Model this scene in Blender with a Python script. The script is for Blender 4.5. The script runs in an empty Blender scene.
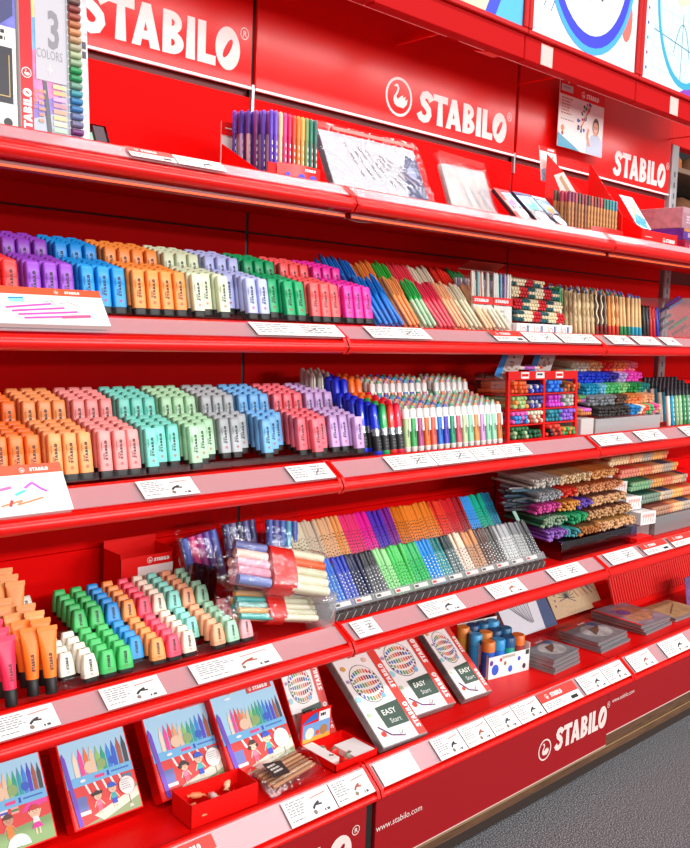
import bpy, math, random
from mathutils import Matrix, Vector
random.seed(7)
SC = bpy.context.scene
SC.cycles.transparent_max_bounces = 32
COL = SC.collection
H = 1.5                                   # eye height; heights below are given relative to it
RAD = math.radians

# ------------------------------------------------------------------ materials
def lin(h):
    h = h.lstrip('#')
    c = [int(h[i:i+2], 16)/255 for i in (0, 2, 4)]
    return tuple(x/12.92 if x <= .04045 else ((x+.055)/1.055)**2.4 for x in c) + (1,)
_MATS = {}
def M(hx, rough=.4, metal=0., noise=0., bump=0., spec=.5, scale=60., emit=0., coat=0.):
    key = (hx, rough, metal, noise, bump, spec, scale, emit, coat)
    if key in _MATS: return _MATS[key]
    m = bpy.data.materials.new('surface_'+hx.strip('#')); m.use_nodes = True
    nt = m.node_tree; b = nt.nodes['Principled BSDF']
    c = lin(hx)
    b.inputs['Base Color'].default_value = c
    b.inputs['Roughness'].default_value = rough
    b.inputs['Metallic'].default_value = metal
    b.inputs['Specular IOR Level'].default_value = spec
    b.inputs['Coat Weight'].default_value = coat
    if emit:
        b.inputs['Emission Color'].default_value = c
        b.inputs['Emission Strength'].default_value = emit
    if noise or bump:
        tc = nt.nodes.new('ShaderNodeTexCoord'); n = nt.nodes.new('ShaderNodeTexNoise')
        n.inputs['Scale'].default_value = scale; n.inputs['Detail'].default_value = 4
        nt.links.new(tc.outputs['Object'], n.inputs['Vector'])
        if noise:
            r = nt.nodes.new('ShaderNodeValToRGB')
            lo = [max(0, x*(1-noise)) for x in c[:3]]; hi = [min(1, x*(1+noise)) for x in c[:3]]
            r.color_ramp.elements[0].position = .3; r.color_ramp.elements[1].position = .7
            r.color_ramp.elements[0].color = (*lo, 1); r.color_ramp.elements[1].color = (*hi, 1)
            nt.links.new(n.outputs['Fac'], r.inputs['Fac']); nt.links.new(r.outputs['Color'], b.inputs['Base Color'])
        if bump:
            bp = nt.nodes.new('ShaderNodeBump'); bp.inputs['Strength'].default_value = bump; bp.inputs['Distance'].default_value = .004
            nt.links.new(n.outputs['Fac'], bp.inputs['Height']); nt.links.new(bp.outputs['Normal'], b.inputs['Normal'])
    _MATS[key] = m; return m

def clear(tint='ffffff', gloss=.12, rough=.08, bump=0., scale=40., milky=0.):
    key = ('clear', tint, gloss, rough, bump, scale, milky)
    if key in _MATS: return _MATS[key]
    m = bpy.data.materials.new('clear_plastic'); m.use_nodes = True
    nt = m.node_tree; nt.nodes.clear()
    o = nt.nodes.new('ShaderNodeOutputMaterial'); mix = nt.nodes.new('ShaderNodeMixShader')
    t = nt.nodes.new('ShaderNodeBsdfTransparent'); g = nt.nodes.new('ShaderNodeBsdfGlossy')
    t.inputs['Color'].default_value = lin(tint); g.inputs['Roughness'].default_value = rough
    g.inputs['Color'].default_value = (1, 1, 1, 1)
    fr = nt.nodes.new('ShaderNodeFresnel'); fr.inputs['IOR'].default_value = 1.3
    mt = nt.nodes.new('ShaderNodeMath'); mt.operation = 'ADD'; mt.inputs[1].default_value = gloss-.04; mt.use_clamp = True
    ge = nt.nodes.new('ShaderNodeNewGeometry'); iv = nt.nodes.new('ShaderNodeMath'); iv.operation = 'SUBTRACT'; iv.inputs[0].default_value = 1
    mu = nt.nodes.new('ShaderNodeMath'); mu.operation = 'MULTIPLY'
    nt.links.new(ge.outputs['Backfacing'], iv.inputs[1]); nt.links.new(iv.outputs[0], mu.inputs[0]); nt.links.new(mt.outputs[0], mu.inputs[1])
    nt.links.new(fr.outputs[0], mt.inputs[0]); nt.links.new(mu.outputs[0], mix.inputs[0])
    nt.links.new(t.outputs[0], mix.inputs[1]); nt.links.new(g.outputs[0], mix.inputs[2])
    last = mix
    if milky:
        d = nt.nodes.new('ShaderNodeBsdfDiffuse'); d.inputs['Color'].default_value = (.9, .9, .9, 1)
        m2 = nt.nodes.new('ShaderNodeMixShader'); m2.inputs[0].default_value = milky
        nt.links.new(mix.outputs[0], m2.inputs[1]); nt.links.new(d.outputs[0], m2.inputs[2]); last = m2
    if bump:
        tc = nt.nodes.new('ShaderNodeTexCoord'); n = nt.nodes.new('ShaderNodeTexNoise'); n.inputs['Scale'].default_value = scale
        n.inputs['Detail'].default_value = 3
        bp = nt.nodes.new('ShaderNodeBump'); bp.inputs['Strength'].default_value = bump; bp.inputs['Distance'].default_value = .01
        nt.links.new(tc.outputs['Object'], n.inputs['Vector']); nt.links.new(n.outputs['Fac'], bp.inputs['Height'])
        nt.links.new(bp.outputs['Normal'], g.inputs['Normal']); nt.links.new(bp.outputs['Normal'], fr.inputs['Normal'])
    nt.links.new(last.outputs[0], o.inputs['Surface'])
    _MATS[key] = m; return m

# ------------------------------------------------------------------ mesh builder
_TXT = {}
def text_geo(s, bold):
    k = (s, bold)
    if k not in _TXT:
        cu = bpy.data.curves.new('lettering', 'FONT'); cu.body = s; cu.size = 1; cu.offset = bold; cu.resolution_u = 2
        cu.fill_mode = 'FRONT'
        ob = bpy.data.objects.new('lettering', cu); COL.objects.link(ob)
        dg = bpy.context.evaluated_depsgraph_get(); dg.update()
        me = bpy.data.meshes.new_from_object(ob.evaluated_get(dg))
        vs = [v.co.copy() for v in me.vertices]; fs = [tuple(p.vertices) for p in me.polygons]
        bpy.data.objects.remove(ob); bpy.data.curves.remove(cu); bpy.data.meshes.remove(me)
        w = max((v.x for v in vs), default=0)
        _TXT[k] = (vs, fs, w)
    return _TXT[k]

class MB:
    """collects geometry in a (u right, v up, n towards the aisle) frame, or in plain x,y,z for the fittings"""
    def __init__(s): s.v = []; s.f = []; s.fm = []; s.sm = []; s.mats = []; s.T = None; s.k = 0
    def mi(s, m):
        if m not in s.mats: s.mats.append(m)
        return s.mats.index(m)
    def add(s, vs, fs, m, smooth=False):
        b = len(s.v)
        s.v += [tuple(s.T @ Vector(p)) if s.T else tuple(p) for p in vs]
        i = s.mi(m)
        for f in fs: s.f.append(tuple(b+k for k in f)); s.fm.append(i); s.sm.append(smooth)
    def box(s, lo, hi, m):
        x0, y0, z0 = lo; x1, y1, z1 = hi
        s.add([(x0,y0,z0),(x1,y0,z0),(x1,y1,z0),(x0,y1,z0),(x0,y0,z1),(x1,y0,z1),(x1,y1,z1),(x0,y1,z1)],
              [(0,3,2,1),(4,5,6,7),(0,1,5,4),(1,2,6,5),(2,3,7,6),(3,0,4,7)], m)
    def bbox(s, lo, hi, m, c=.002):          # box with chamfered edges
        import itertools
        cx = [(a+b)/2 for a, b in zip(lo, hi)]; h = [(b-a)/2 for a, b in zip(lo, hi)]
        c = min([c]+[.45*k for k in h])
        pts = {}; vs = []
        for sx, sy, sz in itertools.product((-1, 1), repeat=3):
            for ax in range(3):
                p = [cx[i]+(sx, sy, sz)[i]*(h[i]-(0 if i == ax else c)) for i in range(3)]
                pts[(sx, sy, sz, ax)] = len(vs); vs.append(tuple(p))
        fs = []
        for ax in range(3):
            a, b = [i for i in range(3) if i != ax]
            for sg in (-1, 1):
                q = []
                for da, db in ((-1,-1),(1,-1),(1,1),(-1,1)):
                    k = [0,0,0]; k[ax] = sg; k[a] = da; k[b] = db; q.append(pts[(*k, ax)])
                fs.append(tuple(q if (sg > 0) == (ax != 1) else q[::-1]))
        for ax in range(3):                   # edges along ax
            a, b = [i for i in range(3) if i != ax]
            for da in (-1, 1):
                for db in (-1, 1):
                    k0 = [0,0,0]; k0[a] = da; k0[b] = db; k0[ax] = -1
                    k1 = list(k0); k1[ax] = 1
                    q = [pts[(*k0, a)], pts[(*k1, a)], pts[(*k1, b)], pts[(*k0, b)]]
                    fs.append(tuple(q))
        for sx, sy, sz in itertools.product((-1, 1), repeat=3):
            fs.append(tuple(pts[(sx, sy, sz, ax)] for ax in range(3)))
        # orient outwards
        C = Vector(cx); out = []
        for f in fs:
            P = [Vector(vs[i]) for i in f]; nn = (P[1]-P[0]).cross(P[2]-P[0])
            out.append(f if nn.dot(sum(P, Vector())/len(P)-C) > 0 else f[::-1])
        s.add(vs, out, m)
    def prism(s, poly, lo, hi, m, ax=2, smooth=False):   # 2-D polygon (other two axes in order) extruded along axis ax
        n = len(poly)
        def P(p, t):
            q = list(p); q.insert(ax, t); return tuple(q)
        ar = sum(poly[i][0]*poly[(i+1) % n][1]-poly[(i+1) % n][0]*poly[i][1] for i in range(n))
        if (ar < 0) != (ax == 1): poly = poly[::-1]
        vs = [P(p, lo) for p in poly]+[P(p, hi) for p in poly]
        s.add(vs, [tuple(range(n))[::-1], tuple(range(n, 2*n))], m)
        s.add(vs, [(i, (i+1) % n, n+(i+1) % n, n+i) for i in range(n)], m, smooth)
    def tube(s, pts, r, m, n=8, cap=True):
        pts = [Vector(p) for p in pts]; rs = r if isinstance(r, (list, tuple)) else [r]*len(pts)
        vs = []; fs = []; up = None
        for i, p in enumerate(pts):
            d = (pts[min(i+1, len(pts)-1)]-pts[max(i-1, 0)]).normalized()
            if up is None:
                up = d.cross(Vector((0, 0, 1)))
                if up.length < 1e-3: up = d.cross(Vector((0, 1, 0)))
            a = (up-d*up.dot(d)).normalized(); up = a; b = d.cross(a)
            for k in range(n):
                t = 2*math.pi*k/n; vs.append(tuple(p+(a*math.cos(t)+b*math.sin(t))*rs[i]))
        for i in range(len(pts)-1):
            for k in range(n): fs.append((i*n+k, i*n+(k+1) % n, (i+1)*n+(k+1) % n, (i+1)*n+k))
        s.add(vs, fs, m, True)
        if cap: s.add(vs, [tuple(range(n))[::-1], tuple(range((len(pts)-1)*n, len(pts)*n))], m)
    def loft(s, secs, m, n=12, sq=.5, cap=True, smooth=True):
        """secs: (v, width, depth[, du, dn]) stacked along v; sq: 1 = ellipse, smaller = squarer"""
        vs = []; fs = []
        for q in secs:
            v, w, d = q[:3]; du, dn = (q[3], q[4]) if len(q) > 3 else (0, 0)
            for k in range(n):
                t = 2*math.pi*(k+.5)/n; c, z = math.cos(t), math.sin(t)
                vs.append((du+w/2*math.copysign(abs(c)**sq, c), v, dn-d/2*math.copysign(abs(z)**sq, z)))
        for i in range(len(secs)-1):
            for k in range(n): fs.append((i*n+k, i*n+(k+1) % n, (i+1)*n+(k+1) % n, (i+1)*n+k))
        s.add(vs, fs, m, smooth)
        if cap: s.add(vs, [tuple(range(n))[::-1], tuple(range((len(secs)-1)*n, len(secs)*n))], m)
    # flat print in the u,v plane at height n
    def poly(s, pts, m, n=0.):
        k = len(pts)
        ar = sum(pts[i][0]*pts[(i+1) % k][1]-pts[(i+1) % k][0]*pts[i][1] for i in range(k))
        if ar < 0: pts = pts[::-1]
        s.k = (s.k+1) % 80; n += 3e-6*s.k          # later print lies over earlier print
        s.add([(p[0], p[1], n) for p in pts], [tuple(range(k))], m)
    def rect(s, u0, v0, u1, v1, m, n=0.): s.poly([(u0,v0),(u1,v0),(u1,v1),(u0,v1)], m, n)
    def disc(s, u, v, ru, m, n=0., rv=None, k=20, rot=0., a0=0., a1=2*math.pi):
        rv = ru if rv is None else rv; p = []
        full = a1-a0 > 6.28
        for i in range(k if full else k+1):
            t = a0+(a1-a0)*i/k; x, y = ru*math.cos(t), rv*math.sin(t)
            p.append((u+x*math.cos(rot)-y*math.sin(rot), v+x*math.sin(rot)+y*math.cos(rot)))
        if not full: p.append((u, v))
        s.poly(p, m, n)
    def ring(s, u, v, r0, r1, m, n=0., sx=1., k=24, a0=0., a1=2*math.pi, rot=0.):
        for i in range(k):
            t, q = a0+(a1-a0)*i/k, a0+(a1-a0)*(i+1)/k
            P = []
            for r, a in ((r0, t), (r1, t), (r1, q), (r0, q)):
                x, y = r*sx*math.cos(a), r*math.sin(a)
                P.append((u+x*math.cos(rot)-y*math.sin(rot), v+x*math.sin(rot)+y*math.cos(rot)))
            s.poly(P, m, n)
    def line(s, pts, w, m, n=0.):
        for (a, b), (c, d) in zip(pts, pts[1:]):
            L = math.hypot(c-a, d-b) or 1e-9; x, y = -(d-b)/L*w/2, (c-a)/L*w/2
            s.poly([(a+x, b+y), (a-x, b-y), (c-x, d-y), (c+x, d+y)], m, n)
    def text(s, t, u, v, h, m, n=0., bold=.01, align='l', rot=0., sx=1.):
        vs, fs, w = text_geo(t, bold); h = h/.72
        off = {'l': 0, 'c': -w/2, 'r': -w}[align]; c, z = math.cos(rot), math.sin(rot)
        P = []
        for p in vs:
            x, y = (p.x+off)*h*sx, p.y*h
            P.append((u+x*c-y*z, v+x*z+y*c, n))
        s.add(P, fs, m)
    def stroke(s, pts, w, m, n=0.):
        L = []; k = len(pts)
        for i in range(k):
            a, b = pts[max(i-1, 0)], pts[min(i+1, k-1)]
            d = math.hypot(b[0]-a[0], b[1]-a[1]); x, y = -(b[1]-a[1])/d*w/2, (b[0]-a[0])/d*w/2
            L.append(((pts[i][0]+x, pts[i][1]+y), (pts[i][0]-x, pts[i][1]-y)))
        for i in range(k-1): s.poly([L[i][0], L[i][1], L[i+1][1], L[i+1][0]], m, n)
    def stabilo(s, u, v, h, m, n=0., sx=1.15, rot=0., reg=False):
        """the maker's heavy wordmark, cap height h, starting at u,v"""
        old = s.T
        L = Matrix.Translation((u, v, n)) @ Matrix.Rotation(rot, 4, 'Z') @ Matrix.Diagonal((h*sx, h, 1, 1))
        s.T = (old @ L) if old else L
        x = 0
        s.stroke([(x+.58,.72),(x+.50,.84),(x+.36,.9),(x+.22,.86),(x+.15,.74),(x+.2,.62),(x+.34,.53),(x+.46,.42),(x+.49,.28),(x+.40,.14),(x+.25,.1),(x+.1,.15),(x+.02,.28)], .25, m); x += .66
        s.poly([(x,.79),(x+.7,.76),(x+.7,1),(x,1)], m); s.poly([(x+.2,0),(x+.5,0),(x+.45,.8),(x+.24,.8)], m); x += .64
        s.poly([(x,0),(x+.24,0),(x+.46,1),(x+.26,1)], m); s.poly([(x+.5,0),(x+.78,0),(x+.5,1),(x+.27,1)], m); s.rect(x+.18,.17,x+.56,.37,m); x += .84
        s.rect(x,0,x+.25,1,m)
        s.ring(x+.24,.735,.085,.265,m,sx=1.15,a0=-math.pi/2,a1=math.pi/2,k=10); s.ring(x+.24,.275,.085,.275,m,sx=1.35,a0=-math.pi/2,a1=math.pi/2,k=10); x += .67
        s.poly([(x,0),(x+.28,0),(x+.25,1),(x+.03,1)], m); x += .34
        s.rect(x,0,x+.25,1,m); s.rect(x,0,x+.56,.23,m); x += .55
        K = 24
        for i in range(K):
            q = []
            for j, inn in ((i, 0), (i, 1), (i+1, 1), (i+1, 0)):
                t = 2*math.pi*j/K
                if not inn: q.append((x+.38+.39*math.cos(t), .5+.53*math.sin(t)))
                else:
                    a, b = .085*math.cos(t), .27*math.copysign(abs(math.sin(t))**.8, math.sin(t)); r = -.5
                    q.append((x+.38+a*math.cos(r)-b*math.sin(r), .5+a*math.sin(r)+b*math.cos(r)))
            s.poly(q, m)
        x += .8
        if reg:
            s.ring(x+.1, .98, .13, .155, m, k=18, sx=.87); s.text('R', x+.045, .905, .15, m, bold=.01)
        s.T = old
    def swan(s, u, v, r, m, n=0.):
        s.ring(u, v, r*.86, r, m, n, k=28)
        q = [(-.12,-.5),(.35,-.52),(.6,-.3),(.66,-.02),(.45,-.1),(.5,.1),(.3,0),(.3,.14),(.08,.02),(-.1,-.12),(-.2,.0),(-.06,.22),(0,.44),(-.1,.62),(-.28,.62),(-.4,.48),(-.28,.5),(-.18,.5),(-.14,.4),(-.22,.2),(-.38,.0),(-.42,-.2),(-.32,-.4)]
        s.poly([(u+a*r, v+b*r) for a, b in q], m, n)
    def lines(s, u0, v0, u1, v1, rows, m, n=0., fill=.55, rnd=None):
        """rows of tiny unreadable print"""
        rnd = rnd or random
        st = (v1-v0)/rows
        for i in range(rows):
            a = u0; e = u0+(u1-u0)*rnd.uniform(.6, 1)
            while a < e:
                w = (u1-u0)*rnd.uniform(.08, .25); b = min(e, a+w)
                s.rect(a, v1-st*(i+fill), b, v1-st*i, m, n); a = b+(u1-u0)*.04
    def build(s, name, parent=None):
        me = bpy.data.meshes.new(name); me.from_pydata(s.v, [], s.f)
        for m in s.mats: me.materials.append(m)
        me.polygons.foreach_set('material_index', s.fm); me.polygons.foreach_set('use_smooth', s.sm); me.update()
        o = bpy.data.objects.new(name, me); COL.objects.link(o)
        if parent: o.parent = parent
        return o

def tag(o, label=None, cat=None, group=None, kind=None):
    if label: o['label'] = label
    if cat: o['category'] = cat
    if group: o['group'] = group
    if kind: o['kind'] = kind
    return o
def place(o, loc, tilt=0., yaw=0., roll=0.):
    """loc with z relative to eye height; tilt leans the top back towards the wall"""
    R = Matrix.Rotation(RAD(yaw), 4, 'Z') @ Matrix.Rotation(RAD(90-tilt), 4, 'X') @ Matrix.Rotation(RAD(roll), 4, 'Z')
    o.matrix_world = Matrix.Translation((loc[0], loc[1], loc[2]+H)) @ R
    return o
def place_matrix(loc, tilt=0., yaw=0., roll=0.):
    R = Matrix.Rotation(RAD(yaw), 4, "Z") @ Matrix.Rotation(RAD(90-tilt), 4, "X") @ Matrix.Rotation(RAD(roll), 4, "Z")
    return Matrix.Translation((loc[0], loc[1], loc[2]+H)) @ R
def thing(name, label, cat, loc, tilt=0., yaw=0., group=None, roll=0.):
    o = bpy.data.objects.new(name, None); COL.objects.link(o); o.empty_display_size = .02
    tag(o, label, cat, group); return place(o, loc, tilt, yaw, roll)
def solid(name, mb, label, cat, loc, tilt=0., yaw=0., group=None, roll=0.):
    return place(tag(mb.build(name), label, cat, group), loc, tilt, yaw, roll)
def proto(name, parts):
    """parts: list of (part name, mesh-builder[, label]); returns data for cheap copies"""
    out = []
    for p in parts:
        o = p[1].build(p[0]); me = o.data; bpy.data.objects.remove(o)
        out.append((p[0], me, p[2] if len(p) > 2 else None))
    return name, out
def stamp(pr, label, cat, loc, tilt=0., yaw=0., group=None, roll=0.):
    name, parts = pr
    if len(parts) == 1:
        o = bpy.data.objects.new(name, parts[0][1]); COL.objects.link(o)
        tag(o, label, cat, group); return place(o, loc, tilt, yaw, roll)
    r = thing(name, label, cat, loc, tilt, yaw, group, roll)
    for pn, me, lb in parts:
        c = bpy.data.objects.new(pn, me); COL.objects.link(c); c.parent = r
        if lb: c['label'] = lb
    return r
ORD = 'first second third fourth fifth sixth seventh eighth ninth tenth eleventh twelfth thirteenth fourteenth fifteenth sixteenth seventeenth eighteenth nineteenth twentieth'.split()
def nth(i):
    if i < 20: return ORD[i]
    k = i+1
    return {2: 'twenty', 3: 'thirty', 4: 'forty', 5: 'fifty', 6: 'sixty', 7: 'seventy'}[k//10]+('-'+ORD[k % 10-1] if k % 10 else 'th')

RED = M('d80604', .42, noise=.04, scale=8, spec=.25)
REDM = M('d80a08', .5, spec=.25)
WALLRED = M('e60202', .6, spec=.06)
GLOSSRED = M('e40402', .30, spec=.45)
CARDRED = M('e60a06', .5, spec=.25)
DKRED = M('6a0606', .5)
BLACK = M('16130f', .45)
INK = M('1c1a1a', .5)
GREYINK = M('9c9a9e', .6)
WHITE = M('f4f1ee', .45)
PAPER = M('f3efe9', .6)
SILVER = M('b9bbbf', .3, metal=.7)
GREYSTEEL = M('a8aaac', .4, metal=.2)
CLEAR = clear('fdfdfd', .10)
TRAY = clear('fdfdfd', .045, .1)
BAG = clear('fafafa', .09, .12, bump=1., scale=28)
STRIP = clear('f6e6f0', .08, .25, milky=.2)
# ------------------------------------------------------------------ the setting
def struct(name, mb):
    o = mb.build(name); tag(o, kind='structure'); return o
def fix(name, label, cat, base, group=None):
    r = bpy.data.objects.new(name, None); COL.objects.link(r); r.empty_display_size = .02
    b = Vector((base[0], base[1], base[2]+H)); r.location = b; tag(r, label, cat, group)
    return r, Matrix.Translation(Vector((0, 0, H))-b)
def NB(T):
    m = MB(); m.T = T; return m

def floor_mat():
    m = bpy.data.materials.new('speckled_floor'); m.use_nodes = True; nt = m.node_tree; b = nt.nodes['Principled BSDF']
    tc = nt.nodes.new('ShaderNodeTexCoord'); n1 = nt.nodes.new('ShaderNodeTexNoise'); n1.inputs['Scale'].default_value = 260; n1.inputs['Detail'].default_value = 3
    r = nt.nodes.new('ShaderNodeValToRGB'); e = r.color_ramp.elements
    e[0].position = .36; e[0].color = lin('1c1b1d'); e[1].position = .64; e[1].color = lin('b4b3b6')
    k = r.color_ramp.elements.new(.5); k.color = lin('4b4a4d')
    nt.links.new(tc.outputs['Object'], n1.inputs['Vector']); nt.links.new(n1.outputs['Fac'], r.inputs['Fac'])
    nt.links.new(r.outputs['Color'], b.inputs['Base Color']); b.inputs['Roughness'].default_value = .6
    return m
def wood_mat():
    m = bpy.data.materials.new('brown_laminate'); m.use_nodes = True; nt = m.node_tree; b = nt.nodes['Principled BSDF']
    tc = nt.nodes.new('ShaderNodeTexCoord'); mp = nt.nodes.new('ShaderNodeMapping'); mp.inputs['Scale'].default_value = (3, 60, 60)
    n1 = nt.nodes.new('ShaderNodeTexNoise'); n1.inputs['Scale'].default_value = 5; n1.inputs['Detail'].default_value = 6
    r = nt.nodes.new('ShaderNodeValToRGB'); e = r.color_ramp.elements
    e[0].position = .3; e[0].color = lin('4a2f1a'); e[1].position = .75; e[1].color = lin('80573a')
    nt.links.new(tc.outputs['Object'], mp.inputs['Vector']); nt.links.new(mp.outputs['Vector'], n1.inputs['Vector'])
    nt.links.new(n1.outputs['Fac'], r.inputs['Fac']); nt.links.new(r.outputs['Color'], b.inputs['Base Color']); b.inputs['Roughness'].default_value = .45
    return m
Z = Matrix.Translation((0, 0, H))
m = MB(); m.box((-3.5, -5, -.05), (10, 5, 0), floor_mat()); struct('floor', m)
m = NB(Z); m.box((-1.3, .012, -1.5), (3.8, .06, .34), DKRED); m.box((-1.3, .012, .34), (2.5, .06, 1.75), DKRED); struct('wall_back', m)
m = MB(); m.box((2.4, 3.9, 0), (10, 4.0, 3.4), M('4a4544', .8, noise=.15, scale=3)); struct('wall_far', m)

MOD = [(-1.25, 0.), (0., 1.25), (1.25, 2.455)]
MODS = [(-1.25, 0.), (0., 1.25), (1.25, 2.5), (2.5, 3.75)]
PLACE = ['in the bay of the tall pen boxes', 'in the middle bay', 'in the bay beside the grey end post', 'in the bay beyond the grey end post']
# backing panels between the shelves, and the header panels with the wordmark
LV = {1: (-.406,.352,-.455,.316), 2: (-.382,-.009,-.445,-.05), 3: (-.38,-.374,-.446,-.417), 4: (-.447,-.801,-.512,-.841), 5: (-.572,-1.138,-.638,-1.191)}
NAME = {1: 'top shelf', 2: 'second shelf', 3: 'third shelf', 4: 'fourth shelf', 5: 'bottom shelf'}
for i, (a, b) in enumerate(MODS):
    top = .64 if i < 3 else .34
    r, T = fix('backing_panel', 'red steel backing panel behind the shelves '+PLACE[i], 'panel', ((a+b)/2, .01, -1.45), 'red backing panels')
    e = min(b, 2.44) if i == 2 else b
    p = NB(T)
    for z0, z1 in ((-1.42,-1.0),(-1.0,-.62),(-.62,-.21),(-.21,.252),(.256,.64)):
        if z1 > top: continue
        p.bbox((a+.005, -.004, z0+.001), (e-.005, .010, z1-.001), WALLRED, .0015)
    p.build('panel_sheet', r)
for i, x in enumerate((0., 1.25)):
    r, T = fix('wall_upright', 'black steel upright in the seam of the red wall, '+('beside the violet fibre pens' if i == 0 else 'near the hanging poster'), 'upright', (x, .01, -1.5))
    p = NB(T); p.box((x-.006, .0, -1.5), (x+.006, .0115, 1.4), BLACK); p.build('post', r)
    p = NB(T); p.box((x-.004, -.012, .60), (x+.004, .0, .675), SILVER); p.build('bracket_hook', r)
HEAD = [('wide glossy red header panel with a white wordmark beside the tall pen boxes', 0), ('glossy red header panel with white swan emblem and wordmark, middle bay', 1), ('glossy red header panel with wordmark beside the grey end post', 2)]
for (a, b), (lb, k) in zip(MOD, HEAD):
    r, T = fix('header_panel', lb, 'sign panel', ((a+b)/2, 0, .66), 'header panels along the top of the wall')
    p = NB(T); p.bbox((a+.008, -.012, .664), (b-.008, .011, 1.45), GLOSSRED, .002); p.build('panel', r)
    p = NB(T); p.box((a+.008, -.0145, .660), (b-.008, -.004, .667), WHITE); p.build('edge_trim', r)
    R = Matrix.Rotation(math.pi/2, 4, 'X')
    p = NB(T @ Matrix.Translation((0, -.0128, 0)) @ R)
    if k == 0: p.stabilo(-.537, .700, .112, WHITE, sx=.97, reg=True)
    elif k == 1: p.stabilo(.700, .698, .104, WHITE, sx=1.05, reg=True)
    else: p.stabilo(1.955, .690, .106, WHITE, sx=.96, reg=True)
    o = p.build('wordmark', r); o['label'] = 'white maker wordmark'
    if k == 1:
        p = NB(T @ Matrix.Translation((0, -.0128, 0)) @ R); p.swan(.602, .758, .064, WHITE); o = p.build('swan_emblem', r); o['label'] = 'white swan in a ring'
r, T = fix('end_post', 'pale grey steel post at the end of the red wall', 'post', (2.485, .0, -1.5))
p = NB(T); p.bbox((2.455, -.02, -1.5), (2.515, .05, .90), GREYSTEEL, .004); p.build('post', r)
p = NB(T)
for q in range(40): p.box((2.478, -.0215, -1.2+q*.05), (2.488, -.0205, -1.175+q*.05), M('5a5c5e', .6))
p.build('slot_strip', r)

# shelves
BEAD = M('e00c04', .3, spec=.4)
def shelf(k, i):
    a, b = MODS[i]; yT, zT, yB, zB = LV[k]
    r, T = fix('shelf', 'red steel %s %s' % (NAME[k], PLACE[i]), 'shelf', ((a+b)/2, 0, zT-.04), 'red steel shelves')
    zs = zT-.012
    p = NB(T); p.bbox((a+.002, yT+.004, zs-.03), (b-.002, -.006, zs), RED if k > 1 else REDM, .002)
    p.build('board', r)
    p = NB(T)                                                       # rounded front rail, profile in y,z
    rr = .0165 if k != 5 else .009
    cy, cz = yB+.003, zB-rr*.72
    pr = [(yT+.006, zT+.002), (yT-.001, zT+.005), (yT-.007, zT-.001), (yB+.012, zB+.004)]
    pr += [(cy+rr*math.cos(t), cz+rr*math.sin(t)) for t in [RAD(x) for x in range(90, 285, 15)]]
    pr += [(cy+.012, cz-rr*.8), (cy+.02, cz+.004), (yT+.006, zT-.03)]
    p.prism(pr, a+.002, b-.002, BEAD, ax=0, smooth=True); p.build('front_rail', r)
    nx, nz = -(zT-zB), (yT-yB)                                       # outward normal of the sloping strip
    L = math.hypot(nx, nz); nx, nz = nx/L, nz/L
    p = NB(T); e = .004
    A, B = (yT-.008+nx*e, zT-.004+nz*e), (yB+.006+nx*e, zB+.006+nz*e)
    p.prism([A, B, (B[0]+nx*.0022, B[1]+nz*.0022), (A[0]+nx*.0022, A[1]+nz*.0022)], a+.012, b-.012, STRIP, ax=0)
    p.build('ticket_strip', r)
    for q, x in (('end_cap', a+.002), ('end_cap', b-.012)):
        p = NB(T); o_ = .009
        pts = [(yT+.004, zT+.006), (yT-.008, zT+.004), (yB+.004+nx*o_, zB+.004+nz*o_), (cy-rr-.002, cz), (cy-rr*.4, cz-rr-.002), (cy+.012, cz-rr), (yT+.004, zT-.03)]
        p.prism(pts, x, x+.010, BEAD, ax=0); p.build(q, r)
    if k == 1:
        p = NB(T); p.bbox((a+.01, yB+.020, zB-.046), (b-.01, yB+.040, zB-.030), M('8a1410', .4), .002); p.build('light_channel', r)
        p = NB(T); p.box((a+.012, yB+.0185, zB-.0435), (b-.012, yB+.0198, zB-.0390), M('ff5210', .5, emit=1.1))
        o = p.build('light_strip', r); o['label'] = 'glowing orange light strip'
    return r
for k in LV:
    for i in range(4): shelf(k, i)

# loose cable hanging under the top shelf
m = NB(None); m.tube([(-.10,0,.0),(-.07,-.01,-.012),(-.02,-.02,-.02),(.05,-.03,-.015),(.13,-.06,.005)], .002, M('c9b0a0', .5), 6)
m.tube([(-.10,0,0),(-.115,.0,.008),(-.09,.01,.014),(-.11,.02,.0)], .004, M('b09a8a', .5), 6)
o = m.build('cable'); o.location = (.14, -.33, .2975+H); tag(o, 'thin pale cable looped under the top shelf edge', 'cable')

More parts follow.
